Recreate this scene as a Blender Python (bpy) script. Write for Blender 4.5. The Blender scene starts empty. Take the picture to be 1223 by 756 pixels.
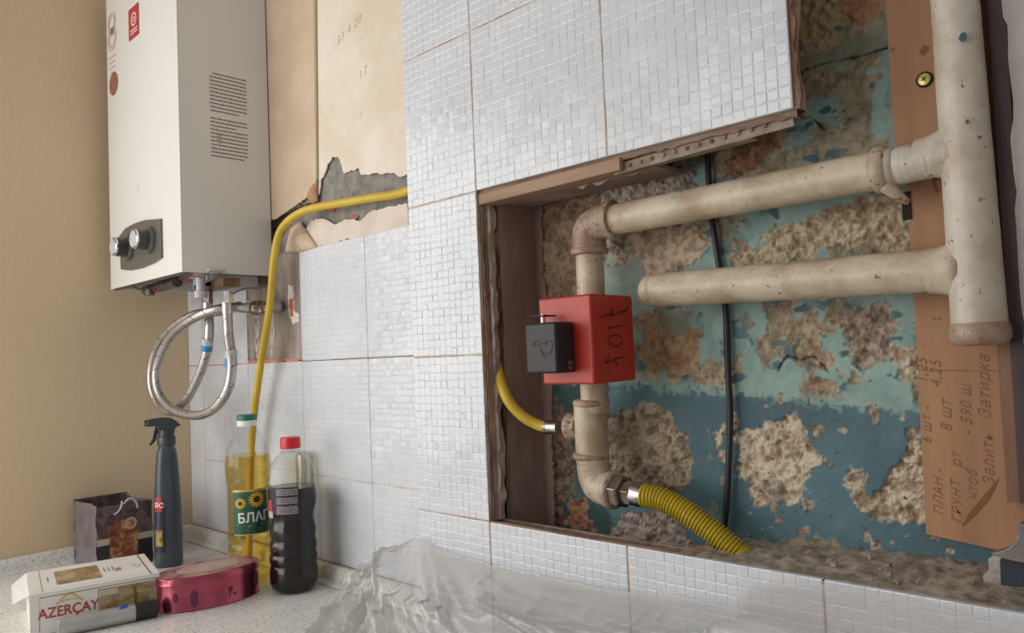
import bpy, math, random
import numpy as np
from mathutils import Vector, Matrix
random.seed(7); rng = np.random.default_rng(11)
S = bpy.context.scene
COL = S.collection
# ---------------------------------------------------------------- camera
CH = 1.24                                   # camera height above the floor
FPX, YAW, PITCH, ROLL = 919.23, -0.7655, 0.0499, -0.0429
def _basis():
    fw = Vector((math.sin(YAW)*math.cos(PITCH), math.cos(YAW)*math.cos(PITCH), math.sin(PITCH)))
    r = Vector((math.cos(YAW), -math.sin(YAW), 0)); u = r.cross(fw)
    c, s = math.cos(ROLL), math.sin(ROLL)
    return c*r+s*u, -s*r+c*u, fw
CR, CU, CF = _basis()
cam = bpy.data.cameras.new('camera'); camo = bpy.data.objects.new('camera', cam); COL.objects.link(camo)
cam.sensor_width = 36; cam.lens = FPX/1223*36; cam.clip_start = .01
m = Matrix((CR, CU, -CF)).transposed().to_4x4(); m.translation = (0, 0, CH); camo.matrix_world = m
S.camera = camo
# ---------------------------------------------------------------- light
S.view_settings.view_transform = 'Standard'; S.view_settings.look = 'None'
S.view_settings.gamma = 1; S.view_settings.exposure = 0.10
W = bpy.data.worlds.new('world'); S.world = W; W.use_nodes = True
W.node_tree.nodes['Background'].inputs[0].default_value = (1.0, .97, .94, 1)
W.node_tree.nodes['Background'].inputs[1].default_value = .34
def area(name, loc, look, sx, sy, power, col):
    l = bpy.data.lights.new(name, 'AREA'); l.shape = 'RECTANGLE'; l.size = sx; l.size_y = sy
    l.energy = power; l.color = col
    o = bpy.data.objects.new(name, l); COL.objects.link(o); o.location = loc
    o.rotation_euler = (Vector(look)-Vector(loc)).to_track_quat('-Z', 'Y').to_euler(); return o
area('window_daylight', (-1.66, -.42, CH+.20), (-.60, .05, CH+.08), 1.0, .95, 9.0, (1, .985, .96))
area('opposite_daylight_fill', (-1.15, -1.35, CH+.25), (-1.15, .4, CH-.05), .9, 1.5, 12.5, (1, .98, .95))  # added fill from out of view opposite, to brighten the left wall
# ---------------------------------------------------------------- measured planes (relative to the camera)
DF, DL, DO = .6465, .7284, .742             # face of the tiled boxing, tiled back wall, old painted wall
X0, Z0, XE = -.6735, .002, -.8075           # tile grid of the boxing, its left edge
XL, ZT = -1.0241, .2031
XC = -1.6948                                # left wall
ZC = -.365                                  # worktop
def ray(px, py): return CF*FPX + CR*(px-611.5) - CU*(py-378)
def oY(px, py, D): d = ray(px, py); d = d*(D/d.y); return Vector((d.x, D, d.z+CH))
def oX(px, py, D): d = ray(px, py); d = d*(D/d.x); return Vector((D, d.y, d.z+CH))
def oZ(px, py, D): d = ray(px, py); d = d*(D/d.z); return Vector((d.x, d.y, D+CH))
def V(x, y, z): return Vector((x, y, z+CH))
# ---------------------------------------------------------------- materials
def mat(name, col=(.8,.8,.8), rough=.5, metal=0, **kw):
    m = bpy.data.materials.new(name); m.use_nodes = True
    b = m.node_tree.nodes['Principled BSDF']
    b.inputs['Base Color'].default_value = (*col, 1); b.inputs['Roughness'].default_value = rough
    b.inputs['Metallic'].default_value = metal
    for k, v in kw.items(): b.inputs[k.replace('_', ' ')].default_value = v
    return m
def nd(m, t, **kw):
    n = m.node_tree.nodes.new(t)
    for k, v in kw.items():
        if hasattr(n, k): setattr(n, k, v)
        else: n.inputs[k].default_value = v
    return n
def lk(m, a, ao, b, bi): m.node_tree.links.new(a.outputs[ao], b.inputs[bi])
def noise(m, scale, detail=4, rough=.6, vec=None, stretch=None):
    n = nd(m, 'ShaderNodeTexNoise'); n.inputs['Scale'].default_value = scale
    n.inputs['Detail'].default_value = detail; n.inputs['Roughness'].default_value = rough
    tc = nd(m, 'ShaderNodeTexCoord'); mp = nd(m, 'ShaderNodeMapping')
    if stretch: mp.inputs['Scale'].default_value = stretch
    lk(m, tc, vec or 'Object', mp, 'Vector'); lk(m, mp, 'Vector', n, 'Vector'); return n
def ramp(m, src, stops, out='Fac'):
    r = nd(m, 'ShaderNodeValToRGB'); e = r.color_ramp.elements
    while len(e) < len(stops): e.new(.5)
    for i, (p, c) in enumerate(stops):
        e[i].position = p; e[i].color = (*c, 1) if len(c) == 3 else c
    lk(m, src, out, r, 'Fac'); return r
def mixc(m, fac, a, b):
    n = nd(m, 'ShaderNodeMix'); n.data_type = 'RGBA'
    for i, x in ((6, a), (7, b)):
        if isinstance(x, tuple): n.inputs[i].default_value = (*x, 1)
        else: m.node_tree.links.new(x, n.inputs[i])
    m.node_tree.links.new(fac, n.inputs[0]); return n.outputs[2]
def setcol(m, sock): m.node_tree.links.new(sock, m.node_tree.nodes['Principled BSDF'].inputs['Base Color'])
def bump(m, src, strength=.3, dist=.001, out='Fac'):
    b = nd(m, 'ShaderNodeBump'); b.inputs['Strength'].default_value = strength; b.inputs['Distance'].default_value = dist
    lk(m, src, out, b, 'Height'); lk(m, b, 'Normal', m.node_tree.nodes['Principled BSDF'], 'Normal'); return b
def mottled(name, a, b, scale=30, rough=.6, metal=0, bs=.3, bd=.001, lo=.4, hi=.65, stretch=None, **kw):
    m = mat(name, a, rough, metal, **kw); n = noise(m, scale, 6, .65, stretch=stretch)
    r = ramp(m, n, [(lo, a), (hi, b)]); setcol(m, r.outputs['Color'])
    if bs: bump(m, n, bs, bd)
    return m
M = {}
# glazed tile: white with a faint tint from piece to piece
M['tile'] = mottled('glazed_tile', (.635,.66,.70), (.70,.72,.76), 14, .20, bs=.12, bd=.0008, Specular_IOR_Level=.65)
g = mat('grout', (.5,.38,.28), .9); n1 = noise(g, 22, 5)
r1 = ramp(g, n1, [(.38, (.66,.61,.55)), (.60, (.46,.29,.17))]); setcol(g, r1.outputs['Color']); M['grout'] = g
M['grout_light'] = mottled('pale_grout', (.68,.66,.63), (.50,.42,.34), 18, .85)
# wallpaper on the left wall: beige with fine vertical threads
w = mat('wallpaper_left', (.5,.4,.28), .85)
n1 = noise(w, 2.2, 4, .5); n2 = noise(w, 420, 3, .7, stretch=(1, 1, .10)); n3 = noise(w, 60, 3, .7, stretch=(1,1,1))
r1 = ramp(w, n1, [(.3, (.68,.52,.335)), (.7, (.74,.575,.38))]); r2 = ramp(w, n2, [(.35, (.95,.95,.95)), (.65, (1,1,1))])
mx = nd(w, 'ShaderNodeMix', data_type='RGBA', blend_type='MULTIPLY'); mx.inputs[0].default_value = 1
lk(w, r1, 'Color', mx, 6); lk(w, r2, 'Color', mx, 7); setcol(w, mx.outputs[2]); bump(w, n2, .08, .0005); M['paper_left'] = w
M['paper_main'] = mottled('cream_wallpaper', (.74,.63,.49), (.82,.75,.64), 9, .8, bs=.2, bd=.0006, lo=.38, hi=.62)
M['paper_strip'] = mottled('tan_wallpaper', (.61,.46,.33), (.70,.56,.42), 10, .8, bs=.3, bd=.0006)
M['paper_pale'] = mottled('pale_pink_wallpaper', (.74,.66,.57), (.66,.55,.46), 14, .8)
M['cement'] = mottled('grey_cement', (.20,.185,.165), (.33,.31,.28), 45, .95, bs=.8, bd=.002)
M['cement_warm'] = mottled('warm_cement', (.27,.215,.18), (.45,.39,.34), 26, .95, bs=.7, bd=.002, stretch=(1,1,.35))
M['rubble'] = mottled('dusty_rubble', (.22,.17,.125), (.52,.45,.38), 60, .95, bs=.9, bd=.003, lo=.35, hi=.68)
M['brown_panel'] = mottled('dusty_brown_board', (.26,.17,.14), (.38,.27,.23), 14, .9, bs=.3, bd=.001, stretch=(1,1,.4))
M['board'] = mottled('dirty_board_edge', (.17,.085,.055), (.45,.33,.25), 60, .9, bs=.6, bd=.002, stretch=(1,1,.15))
M['board_h'] = mottled('dirty_board_edge_flat', (.17,.10,.07), (.36,.26,.19), 60, .9, bs=.6, bd=.002, stretch=(.15,1,1))
M['batten'] = mottled('pine_batten', (.40,.26,.17), (.25,.15,.09), 40, .75, bs=.4, bd=.001, stretch=(.08,1,1))
M['profile'] = mottled('dusty_galvanised_metal', (.22,.17,.13), (.38,.31,.25), 50, .7, .25, bs=.3)
M['profile_dark'] = mottled('rusty_dark_metal', (.13,.07,.05), (.30,.20,.15), 60, .8, .1, bs=.5, stretch=(1,1,.2))
M['film_scrap'] = mottled('dusty_plastic_scrap', (.45,.38,.32), (.60,.54,.48), 40, .4)
# pipe paint: cream, brown wash and rust specks
def pipe_mat(name, a, b, speck):
    m = mat(name, a, .38)
    n1 = noise(m, 16, 6, .65); n2 = noise(m, 190, 3, .6); n3 = noise(m, 11, 3, .5)
    r1 = ramp(m, n1, [(.36, b), (.60, a)]); r2 = ramp(m, n2, [(speck, (0,0,0)), (speck+.03, (1,1,1))])
    c = mixc(m, r2.outputs['Color'], r1.outputs['Color'], (.24,.11,.05))
    n4 = noise(m, 22, 2, .5); r4 = ramp(m, n4, [(.75, (0,0,0)), (.765, (1,1,1))])
    c = mixc(m, r4.outputs['Color'], c, (.42,.20,.08)); setcol(m, c)
    nb = noise(m, 45, 4, .6); bump(m, nb, .5, .0018); return m
M['pipe'] = pipe_mat('cream_pipe_paint', (.62,.54,.41), (.40,.29,.18), .66)
M['pipe_pale'] = pipe_mat('pale_pipe_paint', (.62,.58,.50), (.46,.38,.29), .665)
M['pipe_joint'] = pipe_mat('stained_joint_paint', (.50,.40,.30), (.28,.17,.11), .60)
M['chip'] = mat('blue_paint_chip', (.05,.09,.10), .8)
M['red'] = mottled('red_plastic', (.50,.034,.018), (.43,.028,.014), 40, .36, bs=.15, bd=.0005)
M['black'] = mottled('black_plastic', (.012,.012,.015), (.020,.020,.024), 60, .5, bs=.15, bd=.0005)
M['padlock'] = mottled('dull_lock_metal', (.16,.15,.14), (.26,.24,.22), 90, .35, .8)
M['marker'] = mat('black_marker_ink', (.035,.012,.01), .6)
M['engrave'] = mat('engraved_mark', (.006,.006,.007), .6)
M['yellow'] = mottled('yellow_rubber', (.66,.46,.035), (.56,.37,.03), 25, .42, bs=.1)
M['yellow_rib'] = mottled('ribbed_yellow_plastic', (.62,.47,.03), (.48,.36,.03), 25, .35, bs=.1)
M['steel'] = mottled('steel', (.62,.60,.57), (.42,.39,.36), 50, .28, 1, bs=.1)
M['nut'] = mottled('tarnished_nut', (.38,.32,.26), (.24,.18,.14), 60, .35, 1, bs=.3)
M['cable'] = mat('black_cable_rubber', (.012,.013,.016), .45)
# plywood
p = mat('plywood', (.5,.3,.17), .6); n1 = noise(p, 30, 6, .6, stretch=(1,1,.07)); n2 = noise(p, 60, 2, .5)
n5 = noise(p, 5, 4, .6)
r1 = ramp(p, n1, [(.3, (.32,.155,.075)), (.7, (.43,.225,.108))]); r2 = ramp(p, n2, [(.70,(0,0,0)),(.73,(1,1,1))])
c = mixc(p, r2.outputs['Color'], r1.outputs['Color'], (.22,.07,.025)); setcol(p, c); bump(p, n1, .2, .0008); M['ply'] = p
M['pencil'] = mat('pencil_line', (.24,.115,.065), .7); M['gouge'] = mat('bare_wood_gouge', (.22,.09,.035), .8)
M['brass'] = mottled('yellow_brass_screw', (.60,.52,.18), (.45,.38,.12), 60, .35, .8)
M['dark'] = mat('dark_hole', (.02,.015,.012), .9)
M['oakstrip'] = mottled('brown_wood_strip', (.19,.085,.04), (.27,.13,.065), 30, .45, stretch=(1,1,.08))
M['darkstrip'] = mottled('gap_shade_colour', (.045,.028,.03), (.085,.055,.055), 40, .65, stretch=(1,1,.2))  # dark tone stands in for the shaded gap at the right edge
M['greypaint'] = mottled('scuffed_grey_paint', (.42,.39,.36), (.30,.27,.25), 20, .6, stretch=(1,1,.5))
# worktop: pale speckled laminate
c_ = mat('speckled_laminate', (.7,.7,.66), .35); n1 = noise(c_, 190, 2, .6); n2 = noise(c_, 5, 4)
n0 = noise(c_, 260, 2, .6)
r1 = ramp(c_, n1, [(.40, (.60,.585,.54)), (.50, (.76,.755,.72))]); r0 = ramp(c_, n0, [(.63,(0,0,0)),(.67,(1,1,1))])
c = mixc(c_, r0.outputs['Color'], r1.outputs['Color'], (.34,.31,.26)); setcol(c_, c); M['top'] = c_
# heater
M['enamel'] = mottled('white_enamel', (.74,.73,.70), (.76,.75,.72), 3, .32, bs=0)
M['enamel_side'] = M['enamel']
M['panel_dark'] = mat('bronze_grey_plastic', (.145,.135,.12), .33, .25)
M['knob'] = mat('dark_grey_knob', (.05,.05,.052), .35); M['chrome'] = mat('chrome', (.72,.72,.72), .18, 1)
M['grey_plastic'] = mottled('grey_plastic', (.42,.42,.45), (.50,.50,.53), 30, .45)
M['dark_metal'] = mottled('dark_sheet_metal', (.10,.09,.085), (.18,.16,.15), 30, .45, .5)
M['copper'] = mottled('stained_brass', (.22,.12,.06), (.09,.05,.03), 60, .45, .7, bs=.4)
M['ink'] = mat('grey_print', (.14,.125,.11), .6); M['ink_red'] = mat('red_print', (.45,.04,.05), .5)
M['ink_pink'] = mat('pink_print', (.58,.27,.29), .5); M['ink_brown'] = mat('brown_print', (.30,.10,.065), .5)
M['ink_white'] = mat('white_print', (.80,.78,.74), .5); M['wire_red'] = mat('red_wire', (.32,.03,.04), .5)
# braided steel: fine weave from the tube's own coordinates
b_ = mat('braided_steel', (.55,.53,.51), .32, .85)
tc = nd(b_, 'ShaderNodeTexCoord'); mp = nd(b_, 'ShaderNodeMapping'); mp.inputs['Scale'].default_value = (1, 1, 1)
ck = nd(b_, 'ShaderNodeTexChecker', Scale=1.0); lk(b_, tc, 'UV', mp, 'Vector'); mp.inputs['Rotation'].default_value = (0,0,.785)
mp.inputs['Scale'].default_value = (6, 6, 1); lk(b_, mp, 'Vector', ck, 'Vector')
ck.inputs['Color1'].default_value = (.58,.56,.54,1); ck.inputs['Color2'].default_value = (.40,.37,.35,1)
def wv(rot, sc, lo):
    t2 = nd(b_, 'ShaderNodeTexCoord'); m2 = nd(b_, 'ShaderNodeMapping'); m2.inputs['Rotation'].default_value = (0,0,rot); w2 = nd(b_, 'ShaderNodeTexWave'); w2.inputs['Scale'].default_value = sc
    lk(b_, t2, 'UV', m2, 'Vector'); lk(b_, m2, 'Vector', w2, 'Vector'); return ramp(b_, w2, [(lo,(0,0,0)),(lo+.03,(1,1,1))])
ra = wv(.7, .50, .955); rb = wv(0, .21, .80); rm_ = nd(b_, 'ShaderNodeMath'); rm_.operation = 'MULTIPLY'; lk(b_, ra, 'Color', rm_, 0); lk(b_, rb, 'Color', rm_, 1)
c = mixc(b_, rm_.outputs[0], ck.outputs['Color'], (.10,.03,.035)); setcol(b_, c); bump(b_, ck, .4, .0006, 'Fac'); M['braid'] = b_
M['tag_blue'] = mat('blue_tape', (.03,.24,.50), .5); M['tag_white'] = mottled('white_tape', (.6,.62,.62), (.35,.36,.36), 200, .5)
# plastics and glass
def clear(name, tint, t, rough=.08):
    m = bpy.data.materials.new(name); m.use_nodes = True; nt = m.node_tree; nt.nodes.clear()
    o = nt.nodes.new('ShaderNodeOutputMaterial'); tr = nt.nodes.new('ShaderNodeBsdfTransparent'); gl = nt.nodes.new('ShaderNodeBsdfGlossy')
    tr.inputs[0].default_value = (*tint, 1); gl.inputs[0].default_value = (1,1,1,1); gl.inputs['Roughness'].default_value = rough
    lw = nt.nodes.new('ShaderNodeLayerWeight'); lw.inputs[0].default_value = .5; fr = nt.nodes.new('ShaderNodeMath'); fr.operation = 'POWER'; fr.inputs[1].default_value = 5; nt.links.new(lw.outputs['Facing'], fr.inputs[0])
    ma = nt.nodes.new('ShaderNodeMath'); ma.operation = 'ADD'; ma.inputs[1].default_value = t
    mi = nt.nodes.new('ShaderNodeMixShader'); nt.links.new(fr.outputs[0], ma.inputs[0]); nt.links.new(ma.outputs[0], mi.inputs[0])
    nt.links.new(tr.outputs[0], mi.inputs[1]); nt.links.new(gl.outputs[0], mi.inputs[2]); nt.links.new(mi.outputs[0], o.inputs[0]); return m
M['pet'] = clear('clear_plastic', (.93,.94,.93), .012)
M['oil'] = clear('golden_oil', (.90,.76,.36), .03, .1)
M['cola'] = mat('dark_drink', (.010,.006,.007), .16)
M['green_label'] = mottled('dark_green_label', (.012,.085,.05), (.02,.12,.07), 40, .35, bs=0)
M['gold'] = mat('gold_print', (.62,.45,.10), .4, .3); M['petal'] = mat('orange_yellow_print', (.85,.50,.03), .5)
M['seed'] = mat('dark_brown_print', (.09,.03,.01), .6); M['cap_green'] = mat('green_cap', (.01,.16,.09), .4)
M['cap_red'] = mat('red_cap', (.60,.012,.022), .35); M['cap_white'] = mat('white_ring', (.75,.78,.76), .45)
M['label_dark'] = mat('dark_label', (.02,.015,.02), .3); M['label_red'] = mat('red_label', (.45,.02,.04), .35)
M['spray'] = mottled('dark_blue_grey_plastic', (.045,.06,.075), (.055,.075,.09), 10, .27, bs=0)
M['spray_head'] = mottled('charcoal_plastic', (.03,.04,.045), (.05,.06,.065), 20, .35, bs=0)
M['tin'] = mottled('metallic_pink_tin', (.40,.075,.12), (.50,.13,.18), 8, .24, .9, bs=0)
t_ = mat('tin_lid_print', (.5,.3,.28), .4, .2); n1 = noise(t_, 28, 4, .6)
r1 = ramp(t_, n1, [(.34, (.10,.07,.12)), (.46, (.36,.14,.15)), (.60, (.52,.30,.26))]); setcol(t_, r1.outputs['Color']); M['tin_lid'] = t_
M['tin_oval'] = mottled('faded_oval_print', (.50,.36,.31), (.40,.26,.22), 60, .45, bs=0)
M['tin_print'] = mat('dark_flower_print', (.10,.02,.05), .5)
M['carton'] = mottled('white_carton', (.74,.71,.67), (.79,.765,.73), 6, .5, bs=0)
pc = mat('landscape_print', (.4,.3,.2), .5); n1 = noise(pc, 30, 5, .6, stretch=(1,1,2.5))
r1 = ramp(pc, n1, [(.30, (.13,.085,.03)), (.46, (.30,.20,.09)), (.60, (.45,.36,.20)), (.75,(.60,.55,.42))]); setcol(pc, r1.outputs['Color']); M['scenery'] = pc
M['ink_green'] = mat('olive_print', (.14,.12,.035), .5)
bg = mat('gift_bag_paper', (.12,.09,.10), .3); n1 = noise(bg, 60, 4, .7)
r1 = ramp(bg, n1, [(.40, (.075,.05,.055)), (.60, (.19,.14,.145))]); setcol(bg, r1.outputs['Color']); M['bag'] = bg
M['bag_side'] = mottled('shiny_lilac_grey_foil', (.20,.165,.19), (.29,.25,.28), 18, .22, .35, bs=.5, bd=.004)
M['bag_band'] = mat('beige_band', (.50,.43,.33), .5); M['bag_base'] = mat('black_band', (.03,.026,.034), .35)
ph = mat('brown_picture', (.3,.1,.05), .4); n1 = noise(ph, 55, 4, .6)
r1 = ramp(ph, n1, [(.36, (.10,.022,.01)), (.52, (.30,.10,.04)), (.66, (.55,.33,.18))]); setcol(ph, r1.outputs['Color']); M['bag_pic'] = ph
M['cord_white'] = mat('white_cord', (.55,.53,.52), .5)
M['silver'] = mottled('brushed_silver', (.50,.49,.48), (.42,.41,.40), 30, .33, .6, bs=0)
M['blue_btn'] = mat('blue_button', (.02,.10,.32), .3)
M['hook'] = mottled('grey_metal', (.16,.15,.14), (.24,.225,.21), 40, .4, .5); M['darkglass'] = mat('dark_glossy_plate', (.03,.04,.055), .12)
# plastic sheeting: thin translucent polythene
f_ = bpy.data.materials.new('polythene'); f_.use_nodes = True; nt = f_.node_tree; pb = nt.nodes['Principled BSDF']; out = nt.nodes['Material Output']
pb.inputs['Base Color'].default_value = (.66,.64,.62,1); pb.inputs['Roughness'].default_value = .15; pb.inputs['Specular IOR Level'].default_value = .9
n1 = noise(f_, 6, 5, .6, stretch=(1,1,1)); r1 = ramp(f_, n1, [(.35,(.34,.34,.34)),(.7,(.70,.70,.70))])
n2 = noise(f_, 28, 3, .55, stretch=(1,.4,1)); bump(f_, n2, .35, .002)
tr = nt.nodes.new('ShaderNodeBsdfTransparent'); mi = nt.nodes.new('ShaderNodeMixShader')
nt.links.new(r1.outputs['Color'], mi.inputs[0]); nt.links.new(tr.outputs[0], mi.inputs[1]); nt.links.new(pb.outputs[0], mi.inputs[2]); nt.links.new(mi.outputs[0], out.inputs[0])
M['film'] = f_
# ---------------------------------------------------------------- mesh helpers
class MB:
    def __init__(s): s.v = []; s.f = []; s.uv = None
    def add(s, vs, fs):
        k = len(s.v); s.v += [tuple(v) for v in vs]; s.f += [tuple(i+k for i in f) for f in fs]; return s
    def box(s, a, b):
        (x0,y0,z0),(x1,y1,z1) = a, b
        x0,x1 = sorted((x0,x1)); y0,y1 = sorted((y0,y1)); z0,z1 = sorted((z0,z1))
        return s.add([(x0,y0,z0),(x1,y0,z0),(x1,y1,z0),(x0,y1,z0),(x0,y0,z1),(x1,y0,z1),(x1,y1,z1),(x0,y1,z1)],
            [(0,3,2,1),(4,5,6,7),(0,1,5,4),(1,2,6,5),(2,3,7,6),(3,0,4,7)])
    def obox(s, o, u, v, w):
        o,u,v,w = map(Vector,(o,u,v,w)); p = [o,o+u,o+u+v,o+v]; return s.add(p+[q+w for q in p],
            [(0,3,2,1),(4,5,6,7),(0,1,5,4),(1,2,6,5),(2,3,7,6),(3,0,4,7)])
    def prism(s, poly, w):
        n = len(poly); w = Vector(w); p = [Vector(q) for q in poly]
        return s.add(p+[q+w for q in p], [tuple(range(n))[::-1], tuple(range(n,2*n))]+[(i,(i+1)%n,n+(i+1)%n,n+i) for i in range(n)])
    def tube(s, pts, rad, seg=16, caps=True, sub=6, smooth=True, uvs=False):
        P = catmull([Vector(p) for p in pts], sub) if smooth and len(pts) > 2 else [Vector(p) for p in pts]
        n = len(P); R = rad if callable(rad) else (lambda t: rad)
        L = [0]
        for i in range(1,n): L.append(L[-1]+(P[i]-P[i-1]).length)
        T = [(P[min(i+1,n-1)]-P[max(i-1,0)]).normalized() for i in range(n)]
        a = T[0].orthogonal().normalized(); rings = []
        for i in range(n):
            a = (a - T[i]*a.dot(T[i])).normalized(); b = T[i].cross(a); r = R(L[i]/max(L[-1],1e-9))
            rings.append([P[i]+(a*math.cos(2*math.pi*j/seg)+b*math.sin(2*math.pi*j/seg))*r for j in range(seg)])
        k = len(s.v); vs = [q for r_ in rings for q in r_]
        fs = [(i*seg+j, i*seg+(j+1)%seg, (i+1)*seg+(j+1)%seg, (i+1)*seg+j) for i in range(n-1) for j in range(seg)]
        if uvs:
            s.uvf = {}
            for i in range(n-1):
                for j in range(seg):
                    s.uvf[len(s.f)+i*seg+j] = [(L[i]*50, j/seg*2.5),(L[i]*50,(j+1)/seg*2.5),(L[i+1]*50,(j+1)/seg*2.5),(L[i+1]*50,j/seg*2.5)]
            s.uv = True
        if caps: fs += [tuple(range(seg))[::-1], tuple(range((n-1)*seg, n*seg))]
        return s.add(vs, fs)
    def lathe(s, c, prof, seg=40, axis=(0,0,1), ell=(1,1), xdir=None):
        c = Vector(c); ax = Vector(axis).normalized(); a = Vector(xdir).normalized() if xdir else ax.orthogonal().normalized(); b = ax.cross(a)
        n = len(prof); vs = [c+ax*h+(a*math.cos(2*math.pi*j/seg)*ell[0]+b*math.sin(2*math.pi*j/seg)*ell[1])*r for r,h in prof for j in range(seg)]
        fs = [(i*seg+j, i*seg+(j+1)%seg, (i+1)*seg+(j+1)%seg, (i+1)*seg+j) for i in range(n-1) for j in range(seg)]
        fs += [tuple(range(seg))[::-1], tuple(range((n-1)*seg, n*seg))]
        return s.add(vs, fs)
    def grid(s, fn, nu, nv):
        vs = [fn(i/nu, j/nv) for i in range(nu+1) for j in range(nv+1)]
        return s.add(vs, [(i*(nv+1)+j,(i+1)*(nv+1)+j,(i+1)*(nv+1)+j+1,i*(nv+1)+j+1) for i in range(nu) for j in range(nv)])
    def mesh(s, name, smooth=False):
        me = bpy.data.meshes.new(name); me.from_pydata(s.v, [], s.f)
        if s.uv:
            l = me.uv_layers.new(name='UVMap')
            for p in me.polygons:
                u = s.uvf.get(p.index)
                if u:
                    for k, li in enumerate(p.loop_indices): l.data[li].uv = u[k]
        if smooth is True: me.shade_smooth()
        elif smooth:
            me.shade_smooth(); me.set_sharp_from_angle(angle=math.radians(smooth))
        return me
    def build(s, name, material, parent=None, smooth=False, bevel=0, **tags):
        return obj(name, s.mesh(name, smooth), material, parent, bevel, **tags)
def catmull(p, sub):
    out = []; q = [p[0]*2-p[1]]+p+[p[-1]*2-p[-2]]
    for i in range(1, len(q)-2):
        a,b,c,d = q[i-1],q[i],q[i+1],q[i+2]
        for k in range(sub):
            t = k/sub; out.append(.5*((2*b)+(c-a)*t+(2*a-5*b+4*c-d)*t*t+(3*b-a-3*c+d)*t**3))
    out.append(p[-1]); return out
def obj(name, me, material, parent=None, bevel=0, label=None, cat=None, group=None, kind=None, loc=None):
    o = bpy.data.objects.new(name, me); COL.objects.link(o)
    if material and not me.materials: me.materials.append(material)
    if parent:
        o.parent = parent
        if parent.type == 'EMPTY': o.location = -parent.location
    if loc is not None: o.location = o.location + Vector(loc)
    if bevel:
        b = o.modifiers.new('bevel', 'BEVEL'); b.width = bevel; b.segments = 3; b.limit_method = 'ANGLE'; b.angle_limit = math.radians(35)
        me.shade_smooth()
        b.harden_normals = True
    if label: o['label'] = label
    if cat: o['category'] = cat
    if group: o['group'] = group
    if kind: o['kind'] = kind
    return o
def thing(name, loc, label, cat, group=None):
    o = bpy.data.objects.new(name, None); COL.objects.link(o); o.location = loc; o.empty_display_size = .02
    o['label'] = label; o['category'] = cat
    if group: o['group'] = group
    return o
def plane_map(o, u, v, n=None, off=.0004):
    o,u,v = Vector(o), Vector(u).normalized(), Vector(v).normalized(); n = Vector(n).normalized() if n else u.cross(v)
    return lambda s, t, h=0: o+u*s+v*t+n*(off+h)
def cyl_map(c, R, a0, z0, off=.0004):
    return lambda s, t, h=0: Vector((c[0]+(R+off+h)*math.cos(a0+s/R), c[1]+(R+off+h)*math.sin(a0+s/R), z0+t))
def text(name, body, mp, size, material, parent, at=(0,0), rot=0, shear=0, squash=1, wide=0, sp=1):
    cu = bpy.data.curves.new('t', 'FONT'); cu.body = body; cu.size = size; cu.shear = shear; cu.offset = wide; cu.space_character = sp
    cu.align_x = 'CENTER'; cu.resolution_u = 4
    tmp = bpy.data.objects.new('t', cu); COL.objects.link(tmp); bpy.context.view_layer.update()
    me0 = tmp.to_mesh(); c, s_ = math.cos(rot), math.sin(rot)
    vs = []
    for v in me0.vertices:
        x, y = v.co.x*squash, v.co.y; vs.append(tuple(mp(at[0]+x*c-y*s_, at[1]+x*s_+y*c)))
    fs = [tuple(p_.vertices) for p_ in me0.polygons]; tmp.to_mesh_clear(); bpy.data.objects.remove(tmp); bpy.data.curves.remove(cu)
    return MB().add(vs, fs).build(name, material, parent)
def ribbon(mb, mp, pts, w, h=.0001):
    n = len(pts); P = [Vector(p) for p in pts]; vs = []
    for i in range(n):
        t = (P[min(i+1,n-1)]-P[max(i-1,0)]).normalized(); nn = Vector((-t.y, t.x))*w/2
        vs += [mp(*(P[i]+nn), h), mp(*(P[i]-nn), h)]
    mb.add(vs, [(2*i,2*i+1,2*i+3,2*i+2) for i in range(n-1)]); return mb
def flat(mb, mp, poly, h=0):
    mb.add([mp(x,y,h) for x,y in poly], [tuple(range(len(poly)))]); return mb
def circ(cx, cy, r, n=20, ry=None, a0=0, a1=2*math.pi): return [(cx+r*math.cos(a0+(a1-a0)*i/n), cy+(ry or r)*math.sin(a0+(a1-a0)*i/n)) for i in range(n)]
# ================================================================ STRUCTURE
Y2 = -2.4
MB().box((XC-.1, Y2, -.1), (1.2, 2.0, 0)).build('floor', mottled('grey_floor', (.25,.22,.19), (.3,.27,.24), 5, .6), kind='structure')
MB().box((XC-.08, Y2, 0), (XC, -1.05, 2.6)).box((XC-.08,.20,0),(XC, DL+.1, 2.6)).box((XC-.08,-1.05,0),(XC,.20,.88)).box((XC-.08,-1.05,2.05),(XC,.20,2.6)).build('wall_left', M['paper_left'], kind='structure')
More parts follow.
